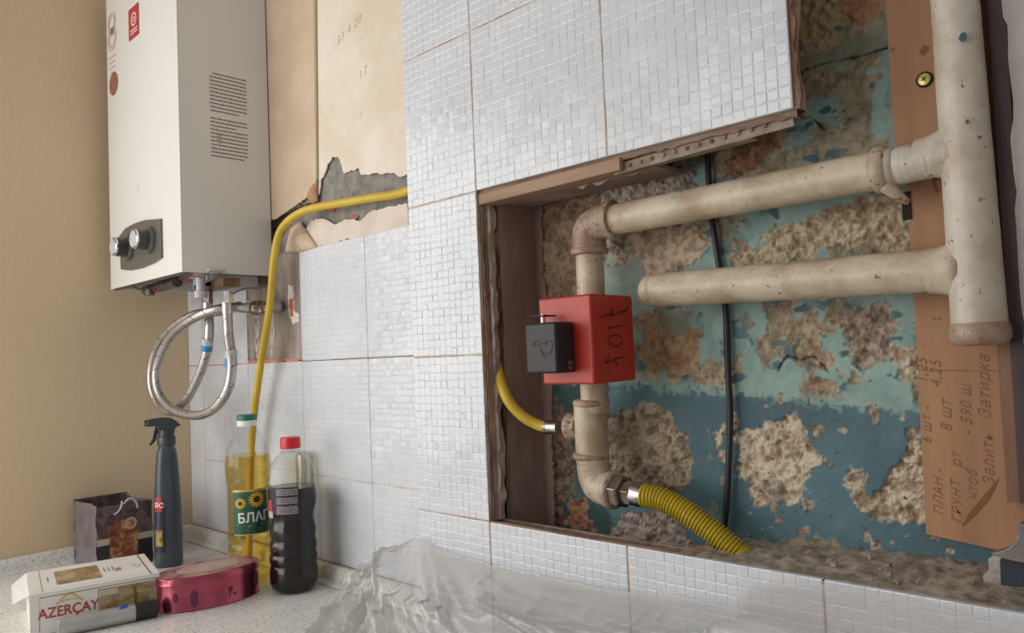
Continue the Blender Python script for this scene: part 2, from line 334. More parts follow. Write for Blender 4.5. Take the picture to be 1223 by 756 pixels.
# back wall left of the boxing
wb = MB().box((XC, DL+.008, 0), (-.70, DL+.1, 2.6)).build('wall_back', M['cement'], kind='structure')
def tile_mesh(w, h, seed, cw=.2/18, chh=.2/20, clip_left=False):
    rnd = random.Random(seed); g_ = .00015; mb = MB(); T = .006
    nx = max(1, round(w/cw)); nz = max(1, round(h/chh)); dx = w/nx; dz = h/nz
    mb.box((0, .0006, 0), (w, T, h))
    for i in range(nx):
        offs = [0]+[rnd.uniform(-.10, .10)*dz for _ in range(nz-1)]+[0]
        if i and rnd.random() < .55: offs = prev
        prev = offs
        for j in range(nz):
            x0, x1 = i*dx+g_, (i+1)*dx-g_; z0, z1 = j*dz+offs[j]+g_, (j+1)*dz+offs[j+1]-g_
            t = rnd.uniform(0, .0004); ax = rnd.gauss(0, .015); az = rnd.gauss(0, .015)
            q = [(x0,z0),(x1,z0),(x1,z1),(x0,z1)]; cx_, cz_ = (x0+x1)/2, (z0+z1)/2; b = .0011
            top = [(cx_+(x-cx_)*(1-2*b/dx), t+ax*(x-cx_)+az*(z-cz_), cz_+(z-cz_)*(1-2*b/dz)) for x,z in q]
            mb.add([(x, .0006, z) for x,z in q]+top, [(4,5,6,7),(0,1,5,4),(1,2,6,5),(2,3,7,6),(3,0,4,7)])
    return mb.mesh('tile')
FULL = [tile_mesh(.1978, .1978, k) for k in range(5)]
tile_n = [0]
def tile(parent, x, y, z, w=.1978, h=.1978):
    tile_n[0] += 1
    me = FULL[tile_n[0]%5] if abs(w-.1978) < 1e-6 and abs(h-.1978) < 1e-6 else tile_mesh(w, h, 50+tile_n[0])
    o = obj('tile', me, M['tile'], parent); o.location = (x, y, z+CH); return o
G = .0011
# tiles on the back wall
MB().box((XC, DL+.0012, ZC+CH), (-.70, DL+.0082, .0054+CH)).box((XL-.2,DL+.0012,CH),(-.70,DL+.0082,ZT+CH)).build('grout', M['grout_light'], wb)
ZL = .0054
xs = [-1.6948, -1.6241, -1.4241, -1.2241, -1.0241, -.8241]
for k in range(len(xs)-1):
    a, b_x = xs[k], xs[k+1]; w_ = b_x-a-2*G
    if abs(b_x-a-.2) < 1e-6: w_ = .1978
    tile(wb, a+G, DL, ZL-.2+G, w_)
    tile(wb, a+G, DL, ZL-.4+G, w_)
    if k != 2: tile(wb, a+G, DL, ZL+G, w_, .1960)
# cement patch where one tile is missing, with pink and white remains
def jag(poly, step=.006, amp=.002, seed=1):
    rnd = random.Random(seed); out = []
    for i in range(len(poly)):
        a = Vector(poly[i]); b = Vector(poly[(i+1)%len(poly)]); n = max(1, int((b-a).length/step)); d = (b-a)
        t = Vector((d.z, 0, -d.x)).normalized() if d.length else Vector((0,0,0))
        for k in range(n): out.append(a+d*(k/n)+t*(rnd.gauss(0, amp) if k else 0))
    return out
def slab(name, pts, D, thick, material, parent, seed=1, amp=.0015, step=.006, **k):
    return MB().prism(jag([oY(x,y,D) for x,y in pts], step, amp, seed), (0, thick, 0)).build(name, material, parent, **k)
def grid_slab(name, x0, x1, z0, z1, y, amp, material, parent, seed, n=60):
    f = vnoise(seed)
    def fn(u, v):
        x = x0+(x1-x0)*u; z = z0+(z1-z0)*v
        return (x, y-amp*float(f(x*90, z*60))-amp*.6*float(f(x*260+9, z*120)), z+CH)
    return MB().grid(fn, n, n).build(name, material, parent, smooth=True)
def vnoise(seed):
    L = np.random.default_rng(seed).random((256, 256))
    def f(x, y):
        x = np.asarray(x, float); y = np.asarray(y, float); xi = np.floor(x).astype(int); yi = np.floor(y).astype(int)
        u = x-xi; v = y-yi; u = u*u*(3-2*u); v = v*v*(3-2*v)
        g0 = L[xi%256, yi%256]; g1 = L[(xi+1)%256, yi%256]; g2 = L[xi%256, (yi+1)%256]; g3 = L[(xi+1)%256, (yi+1)%256]
        return (g0*(1-u)+g1*u)*(1-v)+(g2*(1-u)+g3*u)*v
    return f
def fbm(seed, x, y, s, octv=4, g=.5):
    out = 0; a = 1; tot = 0
    for k in range(octv):
        out = out+vnoise(seed+k)(x*s+7.3*k, y*s+3.1*k)*a; tot += a; a *= g; s *= 2.03
    return out/tot
grid_slab('mortar_patch', -1.4235, -1.2245, .0075, .2050, DL+.0060, .0035, M['cement_warm'], wb, 5)
slab('plaster_remnant', [(344,340),(350,342),(352,372),(357,375),(357,384),(350,388),(345,375)], DL+.0015, .003, mat('white_plaster', (.78,.73,.68), .8), wb, 3)
slab('orange_remnant', [(345,358),(350,356),(350,378),(346,378)], DL+.0008, .003, mat('orange_plaster', (.62,.18,.09), .8), wb, 4)
slab('pink_remnant', [(243,433),(357,427),(357,432),(300,437),(245,440)], DL+.001, .003, mottled('pink_mortar', (.50,.22,.15), (.55,.38,.31), 50, .9), wb, 6)
for k, x in enumerate([252, 263, 278, 291, 304, 322]):
    slab('mortar_ridge', [(x,360),(x+5,358),(x+6,425),(x+1,428)], DL+.003, .003, mottled('pale_mortar_%d' % k, (.52,.43,.38), (.66,.58,.54), 40, .9), wb, 7+k, .0012)
# wallpaper above the tiles
slab('wallpaper_sheet', [(369,-520),(477,-520),(484,-60),(486,208),(476,211),(470,206),(456,208),(444,207),(432,209),(427,200),(417,205),(411,207),(407,195),(403,187),(397,187),(391,196),(388,206),(383,214),(381,232),(377,236)], DL+.003, .0025, M['paper_main'], wb, 21, .0012)
slab('wallpaper_strip', [(212,-520),(369,-520),(376,-60),(378,214),(370,233),(352,246),(328,262),(250,275)], DL+.001, .003, M['paper_strip'], wb, 22, .0006)
slab('wallpaper_border', [(372,262),(385,261),(400,268),(412,262),(430,264),(444,252),(458,249),(486,243),(488,270.5),(357,299),(352,300)], DL+.002, .003, M['paper_pale'], wb, 23, .0012)
slab('wallpaper_seam', [(367.5,-520),(369.5,-520),(376.5,-60),(379,213),(377,215)], DL+.0002, .003, mat('olive_seam', (.40,.33,.2), .8), wb, 24, .0001)
# curled wallpaper flaps by the hose
def flap(name, pts, mid, D, lift, material, seed):
    P = [oY(x,y,D) for x,y in pts]; c = oY(*mid, D)+Vector((0,-lift,0)); mb = MB(); n = len(P)
    for i in range(n):
        a, b = P[i], P[(i+1)%n]
        mb.grid(lambda u,v,a=a,b=b: tuple(c.lerp(a.lerp(b,v), u)+Vector((0,-lift*.35*math.sin(u*math.pi),0))), 6, 5)
    o = mb.build(name, material, wb, smooth=True); s = o.modifiers.new('s','SOLIDIFY'); s.thickness = .0012; return o
flap('wallpaper_flap', [(358,264),(347,272),(340,302),(362,302),(380,296),(378,292),(367,276)], (356,284), DL+.001, .011, M['paper_strip'], 1)
flap('wallpaper_flap', [(380,214),(372,222),(366,236),(373,244),(380,240),(379,228)], (373,233), DL+.001, .007, mat('brown_paper_back', (.50,.27,.15), .8), 2)
slab('dark_crevice', [(328,262),(356,248),(372,241),(380,243),(375,248),(356,255),(345,268),(333,290),(326,300)], DL+.0075, .001, M['dark'], wb, 31, .001)
slab('brick_red_patch', [(386,246),(400,249),(398,253),(388,251)], DL+.005, .002, mat('brick_red', (.45,.12,.06), .9), wb, 32)
slab('brick_red_patch', [(417,259),(425,257),(428,259),(424,263),(418,264)], DL+.005, .002, mat('brick_red2', (.45,.14,.08), .9), wb, 33)
# handwriting on the wallpaper (pencil digits)
mp = plane_map(oY(376,0,DL+.003), (1,0,0), (0,0,1), (0,-1,0), .0004)
pen = mat('faint_pencil', (.52,.42,.33), .8)
def oldlocal(px,py,D): q = oY(px,py,D)-oY(376,0,D); return q.x, q.z
for body, (x, y), sz, sh in (('23 4 20', (417,40), .020, .3), ('17', (434,92), .022, .2), ('?', (432,142), .018, .2)):
    text('pencil_note', body, mp, sz, pen, wb, at=oldlocal(x,y,DL+.003), rot=.25, shear=sh, sp=1.2, wide=-.0004)
# ---------------------------------------------------------------- old painted wall inside the opening
def polysd(poly, PX, PY):
    inside = np.zeros(PX.shape, bool); d = np.full(PX.shape, 1e9); n = len(poly)
    for i in range(n):
        x0,y0 = poly[i]; x1,y1 = poly[(i+1)%n]
        ex, ey = x1-x0, y1-y0; t = np.clip(((PX-x0)*ex+(PY-y0)*ey)/(ex*ex+ey*ey), 0, 1)
        d = np.minimum(d, np.hypot(PX-x0-t*ex, PY-y0-t*ey))
        c = ((y0 <= PY) != (y1 <= PY)) & (PX < (x1-x0)*(PY-y0)/(y1-y0+1e-12)+x0); inside ^= c
    return np.where(inside, d, -d)
def old_wall():
    nx, nz = 640, 620; xa, xb, za, zb = -.672, .0, -.36, .40
    X, Z = np.meshgrid(np.linspace(xa, xb, nx), np.linspace(za, zb, nz), indexing='ij')
    dx = X; dz = Z; D = DO
    w_ = dx*CF.x+D*CF.y+dz*CF.z
    PX = 611.5+FPX*(dx*CR.x+D*CR.y+dz*CR.z)/w_; PY = 378-FPX*(dx*CU.x+D*CU.y+dz*CU.z)/w_   # shapes below were measured in this frame
    big = fbm(101, X, Z, 14, 4); mid = mid_ = fbm(202, X, Z, 45, 4, .6); fine = fbm(303, X, Z, 160, 3, .6); fl_ = fbm(404, X+.012*mid_, Z+.012*big, 125, 4, .6); ter = fl_*13; fx = np.clip((np.floor(ter)+np.clip((ter-np.floor(ter))*5, 0, 1))/13*1.9-.45, 0, 1); hi_ = fbm(414, X, Z, 330, 2, .6); big2 = fbm(505, X, Z, 28, 4, .55)
    wob = (mid-.5)*34+(fine-.5)*22
    wobf = (fine-.5)*26
    def C(*c): return np.array(c, float)
    def lerp(a, b, t): return a+(b-a)*t[..., None]
    sm = lambda x, e0, e1: np.clip((x-e0)/(e1-e0), 0, 1)
    teal = lerp(C(.055,.122,.150), C(.085,.172,.198), sm(big, .3, .7))
    turq = lerp(C(.215,.335,.305), C(.285,.415,.37), sm(mid, .35, .65))
    line = 456+(PX-720)*.098
    tlow = sm(PY-line+(fine-.5)*26+(mid-.5)*10, -2, 5)
    col = lerp(turq, teal, tlow); h = np.zeros_like(X)
    # brush streak of teal just above the line
    plas = lerp(C(.27,.175,.10), C(.50,.39,.26), sm(fine*.6+mid*.4, .35, .62))
    grey = lerp(C(.20,.155,.12), C(.42,.35,.29), sm(hi_*.5+fx*.5, .35, .62))
    olive = lerp(C(.23,.19,.12), C(.36,.31,.205), sm(mid*.5+fine*.5, .38, .62))
    orange = lerp(C(.30,.10,.035), C(.42,.22,.11), sm(mid, .35, .65))
    def lay(mask, c, dh, soft=0):
        nonlocal col, h
        mk = np.clip(mask, 0, 1)
        col = col*(1-mk[..., None])+c*mk[..., None]; h = h*(1-mk)+dh*mk
    up = sm(line-PY, 2, 14)
    # upper field: olive/ochre wash, deep teal chips
    z1 = sm(polysd([(640,150),(1062,-60),(1068,200),(1000,235),(905,240),(880,300),(640,300)], PX, PY)+wob, 0, 10)
    lay(sm(big2, .37, .42)*up*z1, olive, -.0006)
    ochre = lerp(C(.33,.19,.085), C(.40,.30,.16), sm(big, .4, .6))
    lay(sm(big, .55, .60)*up*z1, ochre, -.0008)
    lay(sm(fbm(606, X, Z, 32, 4, .55), .50, .53)*up*(1-z1), lerp(plas, olive, sm(big,.4,.6)), -.0010)
    lay(sm(fbm(707, X, Z*1.5, 60, 3, .5), .635, .655)*up*sm(PX,735,770)*sm(mid,.3,.5), teal, .0003)
    # the measured patches
    def patch(poly, c, dh, rough_=1.0, e=4, w=None):
        s = polysd(poly, PX, PY)+(wob*.6*rough_ if w is None else w); lay(sm(s, 0, e), c, dh)
        return s
    patch([(1000,-10),(1052,-10),(1048,18),(1030,32),(1012,26),(1004,12)], orange, -.001)
    patch([(950,70),(1062,28),(1064,60),(960,92),(948,95)], lerp(C(.20,.20,.14), C(.26,.255,.18), sm(mid,.4,.6)), 0)
    patch([(1040,110),(1058,95),(1062,180),(1050,188),(1035,150)], turq, 0, .6)
    patch([(980,190),(1066,160),(1068,210),(1000,222)], olive, -.0006)
    patch([(880,170),(930,150),(930,175),(905,205),(868,215),(862,190)], lerp(C(.20,.085,.04), C(.33,.17,.09), sm(mid,.4,.6)), -.0015)
    patch([(900,282),(960,255),(1078,222),(1078,290),(1010,300),(940,310)], lerp(C(.34,.25,.15), C(.50,.41,.27), sm(fine,.4,.6)), -.0014, 1.6)
    patch([(930,232),(1040,205),(1070,218),(1010,248),(930,272)], turq, 0, .8)
    # left side
    patch([(640,215),(700,200),(735,190),(720,300),(690,345),(668,470),(640,470)], lerp(C(.155,.095,.05), C(.30,.20,.12), sm(mid*.6+fine*.4,.38,.62)), -.0012)
    patch([(640,455),(730,455),(735,640),(640,640)], lerp(C(.022,.065,.070), C(.04,.11,.11), sm(mid,.4,.6)), 0)
    patch([(636,480),(672,480),(690,540),(678,600),(672,650),(640,650)], lerp(C(.12,.075,.045), C(.23,.155,.10), sm(fine,.4,.6)), -.0012, 1.4)
    patch([(672,596),(704,594),(716,640),(676,642)], lerp(C(.28,.10,.05), C(.36,.20,.13), sm(fine,.4,.6)), -.0010, 1.2)
    s_l = patch([(715,205),(735,190),(835,182),(830,240),(760,268),(735,300),(712,300)], grey, .003, 1.2); lump = sm(s_l, 0, 12)
    patch([(752,272),(840,268),(842,312),(800,330),(770,330),(745,300)], lerp(C(.30,.20,.12), C(.50,.38,.27), sm(fine,.4,.6)), .0018, 1.2)
    patch([(710,318),(765,310),(770,345),(762,380),(715,352)], lerp(C(.20,.26,.22), C(.27,.34,.29), sm(mid,.4,.6)), 0, .8)
    patch([(765,372),(795,368),(838,392),(834,448),(770,446),(765,410)], lerp(C(.33,.19,.10), C(.46,.32,.19), sm(fine*.5+mid*.5,.4,.6)), -.0010, .8)
    patch([(780,370),(828,368),(830,398),(800,405)], lerp(C(.20,.21,.15), C(.27,.28,.20), sm(mid,.4,.6)), 0, .8)
    # lower patches
    patch([(722,500),(745,487),(778,482),(805,490),(822,520),(832,560),(818,592),(796,606),(770,600),(735,575),(722,545)], lerp(C(.20,.15,.10), C(.40,.32,.22), sm(hi_*.4+fx*.6,.35,.62)), -.0016, .8)
    patch([(728,628),(745,612),(800,608),(822,628),(835,660),(728,650)], grey, -.001, .8)
    bright = lerp(C(.33,.235,.145), C(.62,.52,.38), sm(hi_*.35+fx*.65,.32,.62))
    patch([(878,522),(905,503),(930,498),(950,492),(960,515),(975,540),(992,550),(975,560),(965,578),(952,602),(900,606),(892,580),(874,560),(880,540)], bright, -.0018, 1.0)
    patch([(848,515),(866,508),(868,560),(856,545),(850,530)], bright, -.0014, 1.0)
    patch([(1058,560),(1075,545),(1085,523),(1108,535),(1112,625),(1080,628),(1040,622),(1020,600),(1008,570),(1016,556),(1030,560),(1035,590),(1052,585)], bright, -.0018, .8)
    patch([(912,645),(960,640),(1000,642),(1015,655),(1022,680),(905,672)], lerp(C(.14,.10,.065), C(.30,.23,.15), sm(fine,.38,.6)), .0008, .9)
    patch([(995,370),(1050,360),(1070,385),(1060,425),(1030,440),(1010,415)], lerp(C(.24,.17,.125), C(.40,.32,.26), sm(fine,.4,.6)), -.0028, 1.3)
    patch([(870,300),(960,282),(985,292),(980,315),(870,330)], lerp(C(.30,.22,.13), C(.50,.42,.26), sm(fine,.36,.6)), -.0012, 1.2)
    patch([(1060,410),(1098,405),(1098,448),(1075,450)], bright, -.0012, 1.2)
    patch([(1010,455),(1090,455),(1092,490),(1015,485)], turq, .0002, .6)
    s = sm(fbm(808, X, Z, 70, 3, .5), .68, .70)*(1-up); lay(s*sm(PX,840,870), lerp(plas, grey, sm(big,.4,.6)), -.001)
    s = sm(fbm(909, X, Z, 260, 2, .5), .80, .82)*(1-up); lay(s, C(.14,.09,.07), -.0003)
    # cracks
    for a in ([(950,88),(985,76),(1030,66),(1064,54)], [(942,128),(958,142),(968,140),(985,156)], [(930,440),(940,425),(955,430),(970,425),(990,445)]):
        dd = np.full(PX.shape, 1e9)
        for i in range(len(a)-1):
            x0,y0 = a[i]; x1,y1 = a[i+1]; ex,ey = x1-x0,y1-y0; t = np.clip(((PX-x0)*ex+(PY-y0)*ey)/(ex*ex+ey*ey),0,1)
            dd = np.minimum(dd, np.hypot(PX-x0-t*ex, PY-y0-t*ey)+(fine-.5)*3)
        lay(1-sm(dd, .6, 1.6), C(.05,.04,.03), -.002)
    # a faint vertical ridge beside the cable, relief
    rough_ = np.clip(-h*700, 0, 1)
    h = h + lump*(np.abs(mid-.5)*.022+(fine-.5)*.006) + (big-.5)*.004*1 + (mid-.5)*.0012 + rough_*((fine-.5)*.0012+(fx-.5)*.0075+(hi_-.5)*.0010)
    h = h + .0035*np.exp(-((PX-862)/14.)**2)*up
    col = col*(.90+.2*fine[...,None])
    co = np.stack([X, DO-h, Z+CH], -1).reshape(-1, 3)
    idx = np.arange(nx*nz).reshape(nx, nz)
    q = np.stack([idx[:-1,:-1], idx[1:,:-1], idx[1:,1:], idx[:-1,1:]], -1).reshape(-1, 4)
    me = bpy.data.meshes.new('painted_plaster'); me.vertices.add(len(co)); me.vertices.foreach_set('co', co.ravel())
    me.loops.add(q.size); me.loops.foreach_set('vertex_index', q.ravel().astype(np.int32))
    me.polygons.add(len(q)); me.polygons.foreach_set('loop_start', np.arange(0, q.size, 4, dtype=np.int32))
    try: me.polygons.foreach_set('loop_total', np.full(len(q), 4, np.int32))
    except Exception: pass
    me.update(calc_edges=True)
    a = me.color_attributes.new('paint', 'FLOAT_COLOR', 'POINT'); c4 = np.concatenate([col.reshape(-1,3), np.ones((nx*nz,1))], 1)
    a.data.foreach_set('color', np.clip(c4,0,1).astype(np.float32).ravel()); me.shade_smooth(); return me
mo = mat('peeling_paint', (.2,.3,.3), .62); at_ = nd(mo, 'ShaderNodeAttribute'); at_.attribute_name = 'paint'
setcol(mo, at_.outputs['Color']); nb = noise(mo, 500, 3, .6); bump(mo, nb, .35, .0008)
ow = obj('wall_rear', old_wall(), mo, kind='structure')
ow['label'] = 'old plaster wall with peeling turquoise and teal paint inside the opening'
MB().box((-.70, DO+.012, 0), (.9, DO+.1, 2.6)).build('plaster_backing', mottled('old_teal_paint', (.13,.22,.22), (.30,.26,.19), 9, .8, lo=.47, hi=.53), ow)
# ---------------------------------------------------------------- tiled boxing
bx = MB()
TB = DF+.0062; BB = TB+.011
zt_, zb_ = Z0+.2, Z0-.2
for (xa, xb, za, zb) in ((XE+.002, X0, -1.24, 1.3), (X0, X0+.4, zt_+.001, 1.3), (X0, .35, -1.24, zb_-.002)):
    bx.box((xa, TB, za+CH), (xb, BB, zb+CH))
wr = bx.build('wall_right', M['board'], kind='structure')
wr['label'] = 'tiled plasterboard boxing around the pipe opening'
gm = MB()
for (xa, xb, za, zb) in ((XE+.001, X0-.001, -1.24, 1.3), (X0-.001, X0+.399, zt_+.0015, 1.3), (X0-.001, .35, -1.24, zb_-.0025)):
    gm.box((xa, DF+.0012, za+CH), (xb, TB, zb+CH))
gm.build('grout', M['grout'], wr)
MB().box((XE+.002, TB, .0), (XE+.012, DL-.001, CH+1.3)).build('side_board', M['paper_pale'], wr)
for r_ in range(-2, 4):                                   # rows, from below the opening to above the frame
    z = Z0+.2*r_
    tile(wr, XE+G, DF, z+G, X0-XE-2*G)
    if r_ <= -2 or r_ >= 1:
        for c in range(4):
            if r_ >= 1 and c > 1: continue
            hh = .1978
            tile(wr, X0+.2*c+G, DF, z+G, .1978, hh)
# brown cut edges of the board round the opening
def strip(name, x0, x1, z0, z1, y0, y1, material, parent, seed, ax='z', amp=.0025, n=60, **kw):
    """ragged-faced strip: a grid bent round three sides"""
    f = vnoise(seed)
    def fn(u, v):
        k = v*3
        if ax == 'z':
            z = z0+(z1-z0)*u; j = amp*(float(f(u*n*.9, 3.3))-.5)*2; j2 = amp*(float(f(u*n*.6, 8.3))-.5)*2
            x = (x0, x1+j, x1+j2, x0)[min(3,int(round(k)))]; y = (y0, y0, y1+j2*.5, y1)[min(3,int(round(k)))]
            return (x, y, z+CH)
        x = x0+(x1-x0)*u; j = amp*(float(f(u*n*.9, 3.3))-.5)*2; j2 = amp*(float(f(u*n*.6, 8.3))-.5)*2
        z = (z1, z0+j, z0+j2, z1)[min(3,int(round(k)))]; y = (y0, y0, y1+j2*.5, y1)[min(3,int(round(k)))]
        return (x, y, z+CH)
    return MB().grid(fn, n*2, 3).build(name, material, parent, **kw)
strip('board_edge', X0-.002, X0+.0015, zb_, zt_, TB, BB, M['board'], wr, 1, 'z', .0012)
strip('paper_edge', X0-.002, X0+.006, zb_, zt_-.012, BB-.002, BB+.006, M['cement_warm'], wr, 2, 'z', .0035, 45)
strip('tile_edge', X0+.3965, X0+.4035, zt_, zt_+.4, TB-.003, BB, M['board'], wr, 3, 'z', .0035, 40)
strip('board_edge', X0, X0+.4, zt_-.005, zt_+.003, TB+.0005, BB+.004, M['board_h'], wr, 4, 'x', .0015, 60)
strip('board_edge', X0+.0, -.40, zb_-.0015, zb_+.0006, BB+.004, TB-.004, M['board_h'], wr, 5, 'x', .0012, 60)
# pine batten under the lintel, left half; perforated metal profile right half
MB().obox(V(X0+.001, DF+.003, zt_-.017), (.212,0,.001), (0,.024,0), (0,0,.0135)).build('wood_batten', M['batten'], wr, bevel=.001)
MB().box((X0+.001, DF+.027, zt_-.014+CH), (X0+.24, DF+.080, zt_-.010+CH)).build('lintel_board', M['brown_panel'], wr)
pr = MB()
pr.obox(V(X0+.200, DF+.012, zt_-.016), (.155,0,.002), (0,.011,0), (0,0,.002)); pr.obox(V(X0+.200, DF+.010, zt_-.018), (.195,0,.006), (0,.0025,0), (0,0,.011))
pm = pr.build('metal_profile', M['profile'], wr, bevel=.0004)
dt = MB()
for k in range(13): dt.lathe(V(X0+.207+k*.0135, DF+.010, zt_-.0118+k*.0005), [(.0022,-.0003),(.0022,.0016),(.0012,.0022)], 10, (0,-1,0))
dt.build('punched_dot', M['board'], pm, smooth=40, kind='stuff')
MB().obox(V(X0+.235, DF+.011, zt_-.009), (.142,0,.007), (0,.006,0), (0,0,.0035)).build('metal_flange', M['profile'], wr, bevel=.0005)
slab('film_scrap', [(672,216),(762,198),(771,205),(735,213),(690,224)], DF+.035, .0006, M['film_scrap'], wr, 44)
# inside of the opening: brown board on the left, dark slot in front of it
ib = MB(); f1 = vnoise(77)
ib.grid(lambda u, v: (-.6655+.0018*float(f1(u*9, v*22)), .6745+u*(.071)+.004*u*float(f1(4, v*60)), CH-.26+v*.462), 14, 90)
ib.build('side_panel', M['brown_panel'], wr, smooth=True)
MB().box((-.6710, .6740, CH-.26), (-.666, .679, CH+.205)).build('stud_flange', M['profile_dark'], wr)
MB().box((-.6685, .684, CH-.26), (-.6638, .6875, CH+.196)).build('stud_lip', M['brown_panel'], wr)
MB().box((-.8, .7285, CH-.4), (-.664, .742, CH+.3)).build('stud_back', M['brown_panel'], wr)
# ragged plaster margin where the side meets the old wall
ml = jag([V(-.668,.7395,-.25), V(-.652,.7395,-.25), V(-.650,.7395,-.09), V(-.640,.7395,.02), V(-.646,.7395,.06), V(-.652,.7395,.10), V(-.650,.7395,.20), V(-.668,.7395,.20)], .0035, .0009, 5)
MB().prism(ml, (0, .004, 0)).build('plaster_margin', M['brown_panel'], wr)
# cement ledge behind the lower tiles
f2 = vnoise(88)
def ledge(u, v):
    x = -.42+u*.62; t = v; r = float(f2(u*70, v*9)); r2 = float(f2(u*180+5, v*22))
    z = zb_-.0015+t*.008*min(1, max(0,(u-.12)*6))+ (r-.5)*.005*math.sin(t*math.pi)+(r2-.5)*.0036*math.sin(min(1,t*3)*math.pi/2)
    return (x, TB-.0045+t*(DO+.002-TB+.0045), z+CH)
ld = MB().grid(ledge, 200, 22).build('cement_ledge', M['rubble'], wr, smooth=True)
cl = MB(); rr = random.Random(4)
for k in range(70):
    u = rr.random(); x = -.30+u*.36; y = rr.uniform(BB, DO-.006); s = rr.uniform(.0015, .0045); c = V(x, y, zb_+.001+rr.random()*.005)
    a = [c+Vector((rr.uniform(-s,s), rr.uniform(-s,s), rr.uniform(-s,s))) for _ in range(6)]
    cl.add(a, [(0,1,2),(0,2,3),(0,3,1),(4,1,2),(4,2,3),(4,3,1),(5,0,1),(5,1,3)])
cl.build('crumbs', M['rubble'], wr, kind='stuff')
MB().box((-.70, BB+.004, CH-.40), (.35, DO, CH-.30)).build('ledge_fill', M['dark'], wr)
# ---------------------------------------------------------------- trim and dark gap at the right edge
MB().prism([oY(1135,-420,.715), oY(1159,-420,.715), oY(1184,-60,.715), oY(1219,600,.715), oY(1203,600,.715)], (0,.02,0)).build('trim_1', M['oakstrip'], kind='structure')
MB().prism([oY(1152,-420,.700), oY(1170,-420,.700), oY(1196,-60,.700), oY(1204,60,.700), oY(1212,200,.700), oY(1219,330,.700), oY(1238,600,.700), oY(1218,600,.700)], (0,.02,0)).build('gap_shade', M['darkstrip'], kind='structure')  # dark strip put in for the shade of the gap beside the grey frame
MB().prism(jag([oY(1163,-420,.695), oY(1290,-420,.66), oY(1300,690,.66), oY(1240,620,.695), oY(1217,330,.695), oY(1211,210,.695), oY(1210,120,.695), oY(1204,70,.695), oY(1203,30,.695), oY(1198,20,.695), oY(1191,-60,.695)], .012, .0006, 3), (0,.012,0)).build('trim_3', M['greypaint'], kind='structure')
# ================================================================ WORKTOP
wt = thing('worktop', (XC+.4, .3, CH+ZC), 'pale speckled laminate worktop in the corner with a matching raised edging', 'worktop')
MB().box((XC+.001, -.6, CH+ZC-.038), (XE-.01, DL-.0005, CH+ZC)).box((XE-.01, .25, CH+ZC-.038), (XE+.10, DF-.004, CH+ZC)).build('slab', M['top'], wt)
ZS = -.3367
def splash(name, a, b, out, d=.022, h=ZS-ZC):
    """upstand with a coved front"""
    a, b, out = Vector(a), Vector(b), Vector(out).normalized(); up = Vector((0,0,1)); prof = [(0,0),(0,h),(.009,h),(.013,h-.003),(.0155,h-.010),(.018,.006),(d,0)]
    mb = MB(); mb.prism([a+out*x+up*z for x,z in prof], b-a); return mb.build(name, M['top'], wt)
splash('edging_strip', V(XC+.001,DL-.0005,ZC+.0001), V(XE+.001,DL-.0005,ZC+.0001), (0,-1,0), .028)
splash('edging_strip', V(XC+.001,-.6,ZC+.0001), V(XC+.001,DL-.012,ZC+.0001), (1,0,0), .022)
st = MB(); stm = mat('brown_dirt_line', (.36,.27,.17), .8)
st.box((XC+.002, DL-.0045, CH+ZS-.0004), (XE-.005, DL-.0008, CH+ZS+.0010)); st.box((XC+.03, DL-.0292, CH+ZC), (XE-.005, DL-.0278, CH+ZC+.0009))
st.build('sealant_line', stm, wt)
# ================================================================ WATER HEATER
HX0, HX1, HY0, HY1, HZ0, HZ1 = -1.658, -1.3167, .5582, DL-.001, .1669, .78
HB = Vector((0,0,CH+HZ0))
wh = thing('gas_water_heater', ((HX0+HX1)/2, HY1, CH+HZ0), 'tall white enamelled gas water heater hung in the corner above the worktop', 'water heater')
cb = MB(); t = .0015
cb.box((HX0,HY0,HZ0+CH),(HX1,HY0+t,HZ1+CH)).box((HX0,HY0+t,HZ0+CH),(HX0+t,HY1,HZ1+CH)).box((HX1-t,HY0+t,HZ0+CH),(HX1,HY1,HZ1+CH)).box((HX0,HY0,HZ1-t+CH),(HX1,HY1,HZ1+CH))
casing = cb.build('casing', M['enamel'], wh, bevel=.0007)
fm = plane_map((0,HY0,CH), (1,0,0), (0,0,1), (0,-1,0), .0006)            # decals on the front: (x, z)
def fl(px, py): q = oY(px, py, HY0); return (q.x, q.z-CH)
sm_ = plane_map((HX1,0,CH), (0,1,0), (0,0,1), (1,0,0), .0006)
def sl(px, py): q = oX(px, py, HX1); return (q.y, q.z-CH)
# small print block on the side
ms = MB(); ca, cb_ = sl(250,87), sl(294,100); cc = sl(252,186); rr = random.Random(3)
y0_, y1_ = ca[0], cb_[0]; ztop = ca[1]; zbot = cc[1]
rows = 23
for k in range(rows):
    z = ztop+(zbot-ztop)*k/(rows-1)
    if k in (11,): continue
    x = y0_+(.006 if k == 0 else 0); end = y1_-(rr.random()*.03 if k in (10,14,18,22) else 0)
    while x < end:
        w_ = rr.uniform(.004, .011); flat(ms, sm_, [(x,z),(min(x+w_,end),z),(min(x+w_,end),z+.0019),(x,z+.0019)]); x += w_+.0012
ms.build('small_print', M['ink'], casing)
slab_ = MB(); flat(slab_, sm_, circ(sl(262,166)[0], sl(262,166)[1], .004, 12, .009), .0001); slab_.build('smudge', mat('tan_smudge', (.50,.38,.28), .7), casing)
